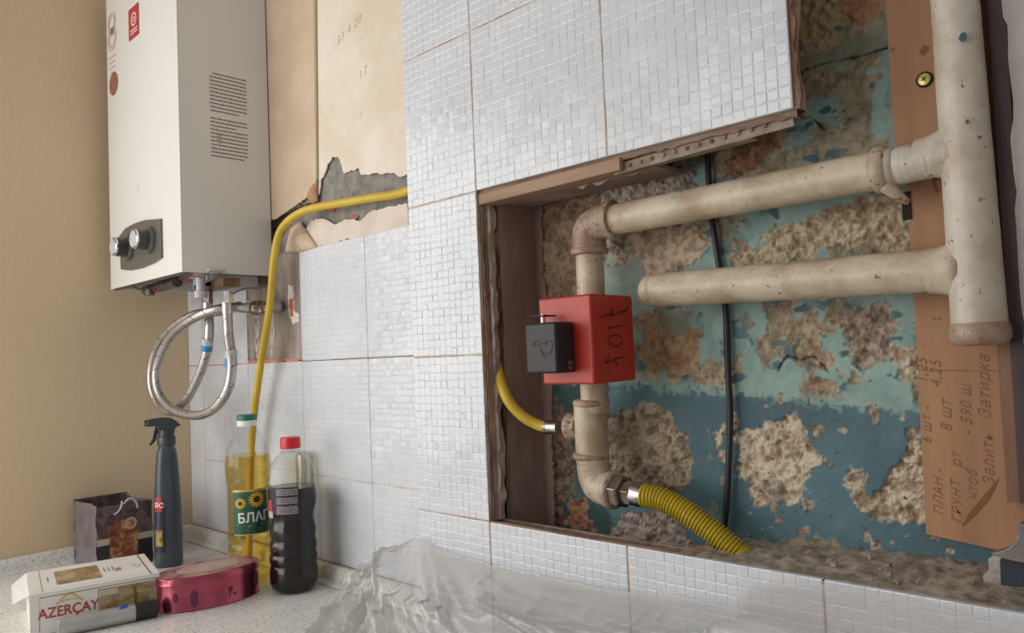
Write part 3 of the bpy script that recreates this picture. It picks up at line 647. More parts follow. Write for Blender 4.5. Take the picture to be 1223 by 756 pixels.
# red maker's sticker
a_, b2 = fl(155,15), fl(165,38); cxr, czr = (a_[0]+b2[0])/2, (a_[1]+b2[1])/2; rw, rh = .026, .031
def rrect(cx_, cz_, w_, h_, r=.003, n=5):
    out = []
    for sx, sz, a0 in ((1,1,0),(-1,1,math.pi/2),(-1,-1,math.pi),(1,-1,1.5*math.pi)):
        out += [(cx_+sx*(w_-r)+r*math.cos(a0+k*math.pi/2/n), cz_+sz*(h_-r)+r*math.sin(a0+k*math.pi/2/n)) for k in range(n+1)]
    return out
stk = flat(MB(), fm, rrect(cxr, czr, rw, rh)).build('red_sticker', M['ink_red'], casing)
mb = MB()
for k in range(24):
    a0 = k*2*math.pi/24; a1 = (k+1)*2*math.pi/24
    mb.add([fm(cxr+r*math.cos(a), czr+.006+r*math.sin(a), .0001) for r,a in ((.010,a0),(.013,a0),(.013,a1),(.010,a1))], [(0,1,2,3)])
ribbon(mb, fm, [(cxr-.006,czr+.006),(cxr,czr+.010),(cxr+.006,czr+.006)], .0025); ribbon(mb, fm, [(cxr-.005,czr+.002),(cxr+.006,czr+.003)], .002)
for k in range(2): ribbon(mb, fm, [(cxr-.017,czr-.014-.006*k),(cxr+.017,czr-.014-.006*k)], .0022)
mb.build('sticker_emblem', M['ink_white'], casing)
# pink ring emblem with three lines under it
px_, pz_ = fl(134,40); mb = MB()
for (ox, oz, r) in ((0,.022,.020),(0,-.012,.022),(0,.022,.014),(0,-.012,.015)):
    ribbon(mb, fm, circ(px_+ox, pz_+oz, r, 28)+[(px_+ox+r, pz_+oz)], .0018)
for k in range(6): ribbon(mb, fm, [(px_-.010+.004*k, pz_-.004),(px_-.006+.003*k, pz_+.012)], .0016)
for k in range(4): ribbon(mb, fm, [(px_-.019+.002*k, pz_-.048-.011*k),(px_+.019-.003*k, pz_-.048-.011*k)], .0018)
mb.build('ring_emblem', M['ink_pink'], casing)
bx_, bz_ = fl(136,100); flat(MB(), fm, circ(bx_, bz_, .0235, 32)).build('round_sticker', M['ink_brown'], casing)
mb = MB(); ribbon(mb, fm, circ(bx_, bz_, .017, 28)+[(bx_+.017,bz_)], .0014); ribbon(mb, fm, [(bx_-.004,bz_+.008),(bx_-.004,bz_-.008),(bx_+.005,bz_-.008),(bx_+.006,bz_+.002),(bx_-.004,bz_+.002)], .0018)
mb.build('round_emblem', mat('rust_print', (.45,.22,.16), .5), casing)
mb = MB(); lx, lz = fl(165,221)
for k in range(3): ribbon(mb, fm, [(lx-.006,lz-.004*k),(lx+.006-.002*(k%2),lz-.004*k+.0006)], .0012)
mb.build('faint_logo', mat('faint_grey_print', (.55,.53,.50), .5), casing)
# control panel: arched top and bottom
pts = [fl(144.5,283),fl(152,273),fl(163,267),fl(175,263),fl(194,261.5),fl(195,308),fl(186,314),fl(172,320),fl(158,323),fl(147,322)]
cp = MB().prism([fm(x,z,-.001) for x,z in pts], (0,-.005,0)).build('control_panel', M['panel_dark'], wh, bevel=.001)
for nm, (kx, kz) in (('k1', fl(157.5,296)), ('k2', fl(182.5,287))):
    c = Vector((kx, HY0-.005, kz+CH))
    MB().lathe(c, [(.0245,0),(.0245,.004),(.0225,.007)], 40, (0,-1,0)).build('knob_collar', M['panel_dark'], cp, smooth=35)
    k = MB().lathe(c, [(.0185,.005),(.0180,.024),(.0165,.026)], 40, (0,-1,0)).build('knob', M['knob'], cp, smooth=35)
    o = MB().lathe(c, [(.0175,.0255),(.0175,.0285),(.0160,.0300),(.0150,.0300)], 40, (0,-1,0)).build('knob_ring', M['chrome'], cp, smooth=35)
    MB().lathe(c, [(.0148,.0296),(.0148,.0304)], 32, (0,-1,0)).build('knob_face', M['grey_plastic'], cp)
qx, qz = fl(171,292); MB().box((qx-.0015,HY0-.0075,qz+CH-.0035),(qx+.0035,HY0-.005,qz+CH+.0045)).build('indicator', M['black'], cp)
# underside works
def H(x, y, z): return Vector((x, y, HZ0+CH+z))
MB().box((HX0+.01,HY0+.012,HZ0+CH+.020),(HX1-.01,HY1-.02,HZ0+CH+.023)).build('base_plate', M['dark_metal'], wh)
MB().box((HX0+.004,HY0+.0035,HZ0+CH-.002),(HX1-.004,HY0+.012,HZ0+CH+.004)).build('front_lip', M['dark_metal'], wh)
MB().tube([H(HX0+.02,.62,-.002), H(HX1-.12,.60,-.004)], .010, 16, smooth=False).build('burner_tube', M['dark_metal'], wh, smooth=40)
MB().tube([H(HX0+.05,.575,.004), H(HX0+.085,.60,-.012)], .002, 8, smooth=False).lathe(H(HX0+.09,.60,-.010), [(.009,-.008),(.009,.004)], 14).build('drain_screw', M['dark_metal'], wh)
MB().box((-1.405,.615,HZ0+CH-.022),(-1.33,.705,HZ0+CH+.02)).box((-1.398,.612,HZ0+CH-.014),(-1.333,.616,HZ0+CH-.010)).build('valve_block', M['grey_plastic'], wh, bevel=.004)
c = oY(240,352,.60)
MB().lathe(Vector((c.x,.60,c.z-.006)), [(.011,0),(.0115,.012),(.008,.013),(.008,.05)], 20).build('outlet_cap', M['grey_plastic'], wh, smooth=40)
a = oY(241,345,.63); b = oY(276,344,.63)
MB().box((a.x,.615,a.z-.006),(b.x,.648,a.z+.009)).lathe(Vector((a.x+.012,.63,a.z+.005)), [(.010,-.012),(.010,.018)], 18).build('brass_manifold', M['copper'], wh, bevel=.0015)
a = oY(225,333,.60); MB().obox(a, (.085,.0,.006), (0,.03,0), (0,0,.004)).build('tray_edge', mat('cream_plate',(.6,.56,.48),.5), wh)
for pts in ([(214,332),(222,336),(228,330),(240,331)], [(188,336),(190,345),(186,349),(182,344)]):
    MB().tube([oY(x,y,.585) for x,y in pts], .0013, 6).build('wire', M['wire_red'], wh, smooth=True)
MB().tube([oY(x,y,.64) for x,y in [(276,352),(290,345),(300,344),(312,343),(318,341)]], .0012, 6).build('wire', M['cable'], wh, smooth=True)
for (x, m_) in ((248,'nut'),(272,'steel')):
    p_ = oY(x, 348, .63); q_ = oY(x, 362, .63)
    MB().lathe(Vector((p_.x,.63,q_.z)), [(.0095,0),(.0095,p_.z-q_.z)], 6 if m_=='nut' else 6).build('hex_nut', M[m_], wh, smooth=20)
# wall fitting for the water hose
wf = thing('wall_fitting', oY(308,368,.70), 'tarnished threaded water outlet with nut on the cement patch right of the heater', 'pipe fitting')
c = oY(306,368,.69); MB().lathe(c, [(.0095,-.032),(.010,-.022),(.013,-.018),(.013,-.006)], 6, (-.9,-.4,0)).build('hex_nut', M['nut'], wf, smooth=20)
MB().lathe(c, [(.0120,-.006),(.0135,-.003),(.0135,.010),(.0115,.014)], 28, (.9,.4,0)).build('collar', M['nut'], wf, smooth=30)
MB().tube([c+Vector((.004,.002,0)), c+Vector((.018,.012,0)), c+Vector((.024,.036,.002))], .0105, 16).build('elbow', mottled('galv', (.45,.42,.42), (.35,.32,.31), 50, .5, .4), wf, smooth=True)
# ---------------------------------------------------------------- braided hoses
def braided(label, pts, tagpts, seed):
    P = [oY(x,y,d) for x,y,d in pts]
    t_ = thing('braided_hose', P[-1], label, 'hose')
    MB().tube(P, .0084, 16, sub=10, uvs=True).build('braided_tube', M['braid'], t_, smooth=True)
    for (e, q) in ((P[0],P[1]),(P[-1],P[-2])):
        d = (q-e).normalized(); MB().lathe(e-d*.004, [(.0090,0),(.0093,.018),(.0086,.021)], 20, d).build('ferrule', M['steel'], t_, smooth=35)
    a, b = [oY(*q) for q in tagpts[:2]]; d = (b-a).normalized(); L_ = (b-a).length
    MB().lathe(a, [(.0100,0),(.0100,L_*.5)], 20, d).build('blue_tag', M['tag_blue'], t_, smooth=35)
    MB().lathe(a, [(.0099,L_*.5),(.0099,L_)], 20, d).build('pale_tag', M['tag_white'], t_, smooth=35)
    return t_
braided('braided steel hose loop on the left nut, its blue tape band nearer the heater',
    [(285,366,.67),(262,372,.655),(232,376,.635),(205,392,.62),(185,420,.612),(180,455,.61),(188,482,.612),(205,492,.615),(222,478,.62),(236,452,.625),(246,425,.628),(250,395,.63),(248,364,.63)],
    [(246.5,419,.627),(248.5,405,.6275)], 1)
braided('braided steel hose loop from the wall outlet to the bright nut, lower blue band',
    [(296,368,.665),(278,367,.645),(250,372,.615),(222,386,.60),(200,408,.595),(187,440,.592),(190,470,.592),(208,490,.595),(236,496,.60),(258,486,.605),(273,463,.612),(277,432,.62),(273,400,.628),(271,364,.63)],
    [(275,438,.622),(276.5,418,.622)], 2)
# ---------------------------------------------------------------- yellow gas hose
yp = [(297,668,.684),(298,620,.695),(299,560,.70),(303,500,.70),(312,430,.695),(322,365,.69),(327,310,.69),(333,280,.69),(344,264,.695),(360,253,.70),(380,247,.705),(410,242,.71),(445,236,.714),(484,229,.716)]
YP = [oY(*q) for q in yp]
YP += [V(-.78,.714,.170+.02), V(-.735,.70,.192), V(-.700,.685,.188), oY(590,262,.680), oY(591,300,.679), oY(591,360,.678), oY(593,430,.674), oY(604,472,.667), oY(622,495,.675), oY(642,507,.685), oY(658,511,.69)]
# keep the buried stretch behind the boxing smooth
YP[14] = V(-.78,.714,YP[13].z-CH+.008)
yh = thing('gas_hose', YP[0], 'smooth yellow rubber gas hose bent over the tiles and running into the pipe opening', 'hose')
MB().tube(YP, .0066, 16, sub=8).build('rubber_tube', M['yellow'], yh, smooth=True)
e = oY(652,510,.689); d = (oY(675,511,.69)-e).normalized()
MB().lathe(e, [(.0078,0),(.0085,.001),(.0078,.003),(.0085,.005),(.0078,.007),(.0083,.009),(.0083,.020)], 22, d).build('crimp_ferrule', M['steel'], yh, smooth=35)
# ================================================================ PIPES
YPp = .69
gp = thing('gas_pipe', oY(706,480,YPp), 'cream painted gas pipework branching from the thick upright at the right, rust specked', 'pipe')
def wob_r(r, amp, seed, n=60):
    f = vnoise(seed); return lambda t: r*(1+amp*(float(f(t*n, .5))-.5)*2)
def jpipe(name, pts, r, material, seed, amp=.015, seg=28, sub=14, smooth=True, D=YPp):
    P = [Vector(p) for p in pts]
    if len(P) == 2: P = [P[0].lerp(P[1], k/40) for k in range(41)]; sub = 1
    return MB().tube(P, wob_r(r, amp, seed), seg, sub=sub).build(name, material, gp, smooth=True)
top = oY(1134,-80,YPp); bot = oY(1171,405,YPp); 
top2 = top+(top-bot)*.9; UP = [top2.lerp(bot, k/90) for k in range(91)]; fu = vnoise(1)
MB().tube(UP, lambda t: (.0166+.0031*max(0, t*1.9-.9))*(1+.015*(float(fu(t*60,.5))-.5)*2), 32, sub=1).build('upright_pipe', M['pipe_pale'], gp, smooth=True)
a = (top-bot).normalized()
# rough welded end cap
MB().lathe(bot, [(.012,-.005),(.019,-.004),(.0218,.002),(.0215,.008),(.0198,.013)], 40, a).build('end_cap', M['pipe_joint'], gp, smooth=60)
upR = oY(1132,186,YPp); upL = oY(712,264,YPp); xm = (oY(1152,186,YPp)).x
upL.z = upL.z; el = oY(706,266,YPp)
R1 = .0170
pA = Vector((xm, YPp, oY(1130,184,YPp).z)); pB = oY(1052,203,YPp); pC = oY(725,264,YPp)
print('pipe z', pA.z-CH, pB.z-CH, pC.z-CH, oY(704,300,YPp)-Vector((0,0,CH)), oY(706,480,YPp)-Vector((0,0,CH)))
jpipe('upper_branch', [pA, pB+Vector((.01,0,0))], R1*.93, M['pipe_pale'], 2, .03)
jpipe('upper_pipe', [pB+Vector((.012,0,0)), pC], R1, M['pipe'], 3)
MB().lathe(pB, [(.0172,-.006),(.0195,-.004),(.0205,0),(.0195,.005),(.0172,.007)], 36, (1,0,0)).build('coupling_ring', M['pipe_joint'], gp, smooth=60)
def weld(cx_, cz_, r, up_, dn_, seed):
    f = vnoise(seed)
    def fn(u, v):
        t_ = 2*math.pi*u; k = v**2.2; w_ = 1+.05*(float(f(u*9, v*3))-.5)
        rz = r+k*(up_ if math.sin(t_) > 0 else dn_)+.0006; ry = (r+.0006)*(1-.16*k)
        return (cx_-.034+.026*v, YPp+math.cos(t_)*ry*w_, cz_+math.sin(t_)*rz*w_)
    MB().grid(fn, 36, 12).build('weld_bead', M['pipe'] if seed == 52 else M['pipe_pale'], gp, smooth=True)
weld(xm, pA.z, R1*.93, .010, .006, 51)
# drooping lump of paint and the bracket end under the coupling
MB().tube([pB+Vector((.004,-.004,-.014)), pB+Vector((.012,0,-.024)), pB+Vector((.018,.006,-.030))], lambda t: .007*(1-.6*t), 12).build('pipe_clip', M['pipe_joint'], gp, smooth=True)
# elbow and drop
vx = oY(705,320,YPp).x; dz = pC.z
jpipe('elbow', [Vector((pC.x+.008,YPp,dz)), Vector((vx+.016,YPp,dz-.001)), Vector((vx+.004,YPp,dz-.006)), Vector((vx,YPp,dz-.018)), Vector((vx,YPp,dz-.030))], .0195, M['pipe_joint'], 6, .02)
for (c_, ax_) in ((Vector((pC.x+.008,YPp,dz)), (1,0,0)), (Vector((vx,YPp,dz-.031)), (0,0,1))):
    MB().lathe(c_, [(.0180,-.004),(.0212,-.003),(.0217,0),(.0212,.003),(.0180,.004)], 36, ax_).build('elbow_rim', M['pipe_joint'], gp, smooth=60)
zred = oY(706,462,YPp).z
jpipe('drop_pipe', [Vector((vx,YPp,dz-.03)), Vector((vx-.003,YPp,zred-.03))], .0158, M['pipe'], 8)
tz = oY(706,510,YPp).z; vx2 = oY(706,510,YPp).x
MB().tube([Vector((vx2,YPp,oY(706,482,YPp).z)), Vector((vx2,YPp,oY(706,545,YPp).z))], .0188, 30, smooth=False).build('tee', M['pipe'], gp, smooth=50)
for py in (482, 545):
    MB().lathe(oY(706,py,YPp), [(.0185,-.003),(.0205,-.002),(.0208,.001),(.0200,.004),(.0185,.005)], 36).build('tee_rim', M['pipe_joint'], gp, smooth=60)
MB().lathe(Vector((vx2-.0170,YPp,tz)), [(.0135,0),(.0135,.006),(.0155,.008),(.0155,.014),(.0120,.016)], 28, (-1,0,0)).build('tee_outlet', M['pipe_joint'], gp, smooth=50)
ez = oY(712,582,YPp).z
jpipe('lower_elbow', [Vector((vx2,YPp,oY(706,545,YPp).z)), Vector((vx2+.001,YPp,ez+.016)), Vector((vx2+.007,YPp-.001,ez+.004)), Vector((vx2+.018,YPp-.002,ez)), Vector((vx2+.028,YPp-.003,ez-.0005))], .0185, M['pipe'], 9, .02)
ax = Vector((1,-.10,-.03)).normalized(); c0 = Vector((vx2+.028,YPp-.003,ez))
MB().lathe(c0, [(.0150,-.004),(.0205,-.003),(.0215,.001),(.0205,.005),(.0180,.006)], 36, ax).build('elbow_rim', M['pipe_joint'], gp, smooth=60)
MB().lathe(c0, [(.0165,.005),(.0185,.007),(.0185,.017),(.0165,.019)], 6, ax).build('hex_nut', M['nut'], gp, bevel=.0008)
# lower stub pipe
q0 = oY(782,347,YPp); q1 = Vector((oY(1150,322,YPp).x, YPp, oY(1135,322,YPp).z))
jpipe('stub_pipe', [q0, q1], .0178, M['pipe'], 10)
MB().lathe(q0+Vector((.001,0,0)), [(.0178,0),(.0176,.004),(.0160,.010),(.0115,.0148),(.004,.017)], 36, (q0-q1).normalized()).build('domed_end', M['pipe'], gp, smooth=True)
weld(xm+.002, q1.z, .0178, .008, .008, 52)
# paint chips on the upright
for x, y, r in ((1150,44,.0035),(1155,145,.0016)):
    c_ = oY(x,y,YPp-.0197); MB().add([c_+Vector((math.cos(k*1.05)*r*(1 if k%2 else .7), .0012*abs(math.cos(k*1.05)), math.sin(k*1.05)*r*1.2)) for k in range(6)], [tuple(range(6))]).build('paint_chip', M['chip'], gp)
# ---------------------------------------------------------------- ribbed hose
rh = [c0+ax*.034, c0+ax*.046, oY(790,596,.685), oY(818,611,.688), oY(845,630,.692), oY(870,650,.696), oY(893,672,.700), oY(915,705,.700)]
ch = thing('corrugated_hose', c0+ax*.02, 'ribbed yellow plastic gas hose screwed to the lowest pipe elbow', 'hose')
def ribbed(t): return .0108+.0016*(1 if math.sin(t*2*math.pi*46) > 0 else -1)*min(1, abs(math.sin(t*2*math.pi*46))*1.6)
MB().tube(rh, ribbed, 22, sub=60).build('ribbed_tube', M['yellow_rib'], ch, smooth=50)
MB().lathe(c0, [(.0125,.019),(.0125,.024),(.0145,.0245),(.0145,.033),(.0125,.034),(.0120,.040)], 6, ax).build('hex_nut', M['nut'], ch, bevel=.0006)
MB().lathe(c0, [(.0128,.032),(.0130,.042),(.0118,.046)], 28, ax).build('sleeve', M['steel'], ch, smooth=35)
e = oY(893,672,.700); d = (rh[-1]-e).normalized(); MB().lathe(oY(880,661,.698), [(.0122,0),(.0132,.001),(.0132,.016),(.0122,.017)], 20, (oY(905,690,.70)-oY(880,661,.698))).build('end_wrap', M['yellow_rib'], ch, smooth=40)
# black cable
MB().tube([oY(x,y,.7335) for x,y in [(843,120),(845,180),(848,240),(856,300),(866,360),(869,430),(872,500),(870,560),(866,620),(858,665),(852,700)]], .0034, 12, sub=8).build('power_cable', M['cable'], smooth=True,
    label='thin black cable hanging down the painted wall behind both horizontal pipes', cat='cable')
# ================================================================ RED VALVE COVER
RX0, RX1, RY0, RY1, RZ0, RZ1 = -.563, -.4895, .628, .7005, -.034, .0600
vc = thing('valve_cover', V((RX0+RX1)/2,RY1,RZ0), 'red plastic lockable valve cover clamped on the vertical pipe, handwritten number on its side', 'valve cover')
mb = MB(); ins = .003
mb.add([V(RX0,RY1,RZ0+.004),V(RX1+.001,RY1,RZ0+.001),V(RX1+.001,RY1,RZ1-.0005),V(RX0,RY1,RZ1-.003),V(RX0+.002,RY0,RZ0),V(RX1-.001,RY0,RZ0),V(RX1-.001,RY0,RZ1),V(RX0,RY0,RZ1)],
       [(0,1,2,3),(7,6,5,4),(4,5,1,0),(5,6,2,1),(6,7,3,2),(7,4,0,3)])
mb.build('housing', M['red'], vc, bevel=.0028)
b0 = oY(626,385,.598); b1 = oY(665,446,.598)
BX0, BX1 = b0.x, oY(664,410,.598).x; BZ1, BZ0 = oY(664,384,.598).z-CH, oY(664,446,.598).z-CH
print('black', BX0, BX1, BZ0, BZ1, 'back Y', oX(704,420,BX1))
mb = MB().box((BX0,.598,BZ0+CH),(BX1,.6285,BZ1+CH)); bbx = mb.build('lock_box', M['black'], vc, bevel=.003)
BXs = BX1; lc = oX(682,436,BX1)
MB().lathe(lc, [(.0052,-.001),(.0052,.0004),(.0046,.0006)], 24, (1,0,0)).build('keyhole_disc', M['padlock'], vc, smooth=30)
mb = MB(); lm = plane_map((BX1,lc.y,lc.z), (0,1,0), (0,0,1), (1,0,0), .0008); ribbon(mb, lm, [(-.0065,0),(.0025,-.0002)], .0011); ribbon(mb, lm, [(0,-.0012),(.001,.0014)], .0012); mb.build('keyhole', M['engrave'], vc)
pz = oY(652,382,.612); MB().tube([pz+Vector((-.004,0,-.003)), pz+Vector((-.004,0,.006))], .0025, 14, smooth=False).build('pin', M['steel'], vc, smooth=30)
MB().box((pz.x-.012,.603,pz.z+.0035),(pz.x+.006,.622,pz.z+.0050)).build('pin_plate', M['black'], vc, bevel=.0005)
em = plane_map((0,.598,0), (1,0,0), (0,0,1), (0,-1,0), .0003)
def bl(px,py): q = oY(px,py,.598); return (q.x, q.z)
mb = MB()
for pts in ([(637,411),(640,408),(643,407),(646,410),(643,413),(640,413),(637,411)],[(646,410),(653,410)],[(652,412),(652,407),(657,407),(660,410),(660,416),(657,422),(651,423),(647,419),(645,415)],[(646,418),(649,425),(653,428)]):
    ribbon(mb, em, [bl(*q) for q in pts], .0010)
mb.build('moulded_mark', M['engrave'], vc)
rm = plane_map((RX1,0,0), (0,1,0), (0,0,1), (1,0,0), .0012)
def rl(px,py): q = oX(px,py,RX1); return (q.y, q.z)
mb = MB()
for pts in ([(723,434),(733,429),(745,426)],[(723,434),(727,424)],[(733,429),(737,437)],
            [(726,408),(728,402),(734,400),(741,402),(743,408),(738,414),(731,413),(726,408)],
            [(725,392),(732,391),(742,389)],[(719,380),(724,376),(732,374)],[(727,383),(731,369)],[(730,378),(738,373),(748,371)],[(744,374),(749,367)]):
    ribbon(mb, rm, [rl(*q) for q in pts], .0012)
mb.build('handwritten_number', M['marker'], vc)
# ================================================================ PLYWOOD BOARD
YB = .7355
pl = thing('plywood_board', oY(1140,650,YB), 'orange brown plywood board standing behind the thick upright pipe, covered in faded pencil notes', 'board')
cs = [(1030,-420),(1204,-420),(1240,560),(1222,664),(1106,638),(1090,330),(1081,215),(1068,168)]
MB().prism([oY(x,y,YB-.008) for x,y in cs], (0,.0075,0)).build('panel', M['ply'], pl, bevel=.0004)
bm_ = plane_map((0,YB-.008,0), (1,0,0), (0,0,1), (0,-1,0), .0004)
def pll(px,py): q = oY(px,py,YB-.008); return (q.x, q.z)
c_ = oY(1104,95,YB-.009)
sc = MB().lathe(c_, [(.0055,-.001),(.0052,.0012),(.0035,.0018)], 24, (0,-1,0)).build('screw', M['brass'], pl, smooth=30)
mb = MB(); ribbon(mb, plane_map(c_,(1,0,0),(0,0,1),(0,-1,0),.0022), [(-.0022,-.001),(.0022,.001)], .0008); ribbon(mb, plane_map(c_,(1,0,0),(0,0,1),(0,-1,0),.0022), [(-.001,.0022),(.001,-.0022)], .0008)
mb.build('screw_slot', M['dark'], sc)
MB().lathe(c_, [(.0068,-.0006),(.0068,.0004)], 24, (0,-1,0)).build('screw_hole', M['dark'], pl)
for body, (x,y), sz in (('1,25', (1107,443), .0120), ('4,25', (1124,447), .0125), ('6 шт -', (1112,508), .0110), ('8 шт', (1136,497), .0120),
        ('ПЛАН -', (1126,588), .0105), ('- 590 ш', (1160,490), .0120), ('Затирка', (1182,462), .0125), ('ГРУНТ', (1148,600), .0105), ('чтоб', (1167,580), .0110), ('Залить', (1187,550), .0120), ('рт', (1148,550), .0115)):
    text('pencil_note', body, bm_, sz, M['pencil'], pl, at=pll(x,y), rot=math.pi/2-.04, shear=.3, sp=1.1, wide=-.00008)
mb = MB(); ribbon(mb, bm_, [pll(1097,442), pll(1190,443)], .0006); mb.build('pencil_line', M['pencil'], pl)
mb = MB(); flat(mb, bm_, [pll(1149,629), pll(1156,615), pll(1172,595), pll(1194,570), pll(1182,596), pll(1164,616)], .0001); mb.build('gouge', M['gouge'], pl)
mb = MB(); flat(mb, bm_, [pll(1096+8,118-20)]+[pll(*q) for q in [(1100,180),(1102,188)]], .0001)
MB().box(tuple(oY(1076,230,YB-.0095)), tuple(oY(1090,262,YB-.006))).build('notch_block', M['dark'], pl)
# hook-shaped bracket and plate, bottom right
mb_ = thing('metal_bracket', oY(1200,680,.69), 'grey metal bracket with curved edge at the lower right end of the ledge', 'bracket')
MB().prism([oY(x,y,.66) for x,y in [(1240,624),(1216,626),(1216,638),(1212,648),(1203,655),(1192,659),(1182,661),(1196,667),(1212,671),(1240,676)]], (0,.012,0)).build('curved_plate', M['hook'], mb_, bevel=.001)
MB().prism([oY(x,y,.668) for x,y in [(1194,668),(1240,677),(1240,704),(1195,699)]], (0,.006,0)).build('dark_plate', M['darkglass'], mb_, bevel=.0006)
slab('mortar_lump', [(1180,668),(1196,660),(1230,690),(1230,722),(1196,722),(1176,700)], .70, .03, mottled('pale_mortar_lump', (.33,.29,.26), (.50,.47,.45), 60, .9, bs=.9, bd=.003), wr, 61, .003)
# ================================================================ THINGS ON THE WORKTOP
TZ = CH+ZC+.0004
def facing(x, y): return math.atan2(-y, -x)
# --- cola-shaped bottle
bc = oZ(352,711,ZC); vd = Vector((bc.x, bc.y, 0)).normalized(); bcx, bcy = bc.x+vd.x*.034, bc.y+vd.y*.034
print('bottle', bcx, bcy)
dk = thing('drink_bottle', (bcx,bcy,TZ), 'plastic bottle of dark drink with a red cap standing against the tiles', 'bottle')
prof = [(.004,.0035),(.028,0),(.036,.004),(.0400,.014),(.0405,.030),(.0395,.040),(.0380,.043),(.0395,.046),(.0405,.056),(.0385,.061),(.0380,.063),(.0395,.067),(.0395,.078),(.0375,.083),(.0370,.087),(.0390,.092),(.0385,.104),(.0355,.115),(.0350,.121),(.0370,.130),(.0405,.142),(.0410,.150),(.0412,.178),(.0405,.190),(.0375,.202),(.0320,.213),(.0240,.222),(.0165,.229),(.0140,.233),(.0138,.240)]
sc_ = .965
prof = [(r*sc_, h*sc_) for r,h in prof]
MB().lathe((bcx,bcy,TZ), prof, 56).build('bottle_shell', M['pet'], dk, smooth=True)
liq = [(max(.002,r-.0012), h+.001) for r,h in prof if h < .172*sc_]+[(.0385*sc_,.172*sc_),(.001,.1722*sc_)]
MB().lathe((bcx,bcy,TZ), liq, 56).build('drink', M['cola'], dk, smooth=40)
MB().lathe((bcx,bcy,TZ+.236*sc_), [(.0155,0),(.0163,.001),(.0163,.015),(.0150,.018),(.002,.0182)], 36).build('cap', M['cap_red'], dk, smooth=35)
MB().lathe((bcx,bcy,TZ+.229*sc_), [(.0148,0),(.0165,.0008),(.0165,.0024),(.0148,.003)], 32).build('neck_ring', M['pet'], dk, smooth=35)
fa = facing(bcx,bcy); cm = cyl_map((bcx,bcy), .0397, fa, TZ)
def patch_(mapf, s0, s1, t0, t1, n=14): return MB().grid(lambda u,v: tuple(mapf(s0+(s1-s0)*u, t0+(t1-t0)*v)), n, 2)
lb = patch_(cm, -.0385, .010, .128, .170).build('label', M['label_dark'], dk, smooth=True)
mb = MB(); rr = random.Random(9)
for k in range(15):
    z = .166-k*.0027; x = -.025
    while x < .009:
        w_ = rr.uniform(.003,.008); cm2 = cyl_map((bcx,bcy), .0397, fa, TZ, .0007)
        if k not in (4,9): mb.add([cm2(x,z),cm2(min(.009,x+w_),z),cm2(min(.009,x+w_),z+.0013),cm2(x,z+.0013)], [(0,1,2,3)])
        x += w_+.0008
mb.build('label_print', mat('pale_lilac_print', (.42,.36,.40), .5), lb)
cm2 = cyl_map((bcx,bcy), .0397, fa, TZ, .0009)
patch_(cm2, -.044, -.034, .131, .150, 6).build('label_red_mark', M['label_red'], lb); patch_(cm2, -.043, -.033, .122, .133, 6).build('label_pale_mark', M['bag_band'], lb)
# --- slim clear bottle behind it, standing on the edging strip
p_ = oY(366,640,DL-.013)
p2_ = oY(372,540,DL-.0175); p_ = oY(365,600,DL-.0175); chh_ = p2_.z-(CH+ZS)
sl_ = thing('clear_bottle', (p_.x, DL-.0175, CH+ZS+.0003), 'slim empty clear plastic bottle half hidden behind the red-capped one', 'bottle')
MB().lathe((p_.x, DL-.0175, CH+ZS+.0003), [(.010,0),(.0140,.002),(.0150,.006),(.0150,chh_-.014),(.0145,chh_-.007),(.0120,chh_-.002),(.006,chh_),(.001,chh_)], 36).build('shell', clear('cloudy_plastic', (.80,.80,.80), .12, .12), sl_, smooth=True)
# --- oil bottle
bo = oZ(300,699,ZC); vd = Vector((bo.x, bo.y, 0)).normalized(); ox, oy = bo.x+vd.x*.026, bo.y+vd.y*.026; oy = min(oy, DL-.028-.037)
print('oil', ox, oy)
ob = thing('oil_bottle', (ox,oy,TZ), 'tall plastic bottle of golden sunflower oil with green cap and sunflower label', 'bottle')
prof = [(.004,.003),(.026,0),(.033,.004),(.0365,.014),(.0370,.040),(.0355,.044),(.0370,.048),(.0372,.066),(.0355,.070),(.0372,.074),(.0376,.084),(.0362,.090),(.0362,.168),(.0372,.173),(.0385,.180),(.0372,.186),(.0390,.192),(.0395,.208),(.0385,.222),(.0350,.238),(.0285,.252),(.0200,.264),(.0150,.271),(.0142,.278)]
so = .960; prof = [(r*so,h*so) for r,h in prof]
MB().lathe((ox,oy,TZ), prof, 56).build('bottle_shell', M['pet'], ob, smooth=True)
liq = [(max(.002,r-.0012), h+.001) for r,h in prof if h < .222*so]+[(.0365*so,.2225*so),(.001,.2227*so)]
MB().lathe((ox,oy,TZ), liq, 56).build('oil', M['oil'], ob, smooth=40)
MB().lathe((ox,oy,TZ+.274*so), [(.0165,0),(.0168,.009),(.0160,.0095)], 36).build('cap_skirt', M['cap_white'], ob, smooth=35)
MB().lathe((ox,oy,TZ+.274*so+.0095), [(.0166,0),(.0166,.008),(.0155,.0095),(.002,.0097)], 36).build('cap', M['cap_green'], ob, smooth=35)
fa = facing(ox,oy); R_ = .0362*so; cm = cyl_map((ox,oy), R_, fa, TZ, .0008)
lb = patch_(cm, -.027, .060, .088*so, .166*so, 26).build('label', M['green_label'], ob, smooth=True)
cm2 = cyl_map((ox,oy), R_, fa, TZ, .0012)
for (z0_, z1_) in ((.162,.166),(.088,.0895)): patch_(cm2, -.027, .060, z0_*so, z1_*so, 26).build('label_band', M['gold'], lb)
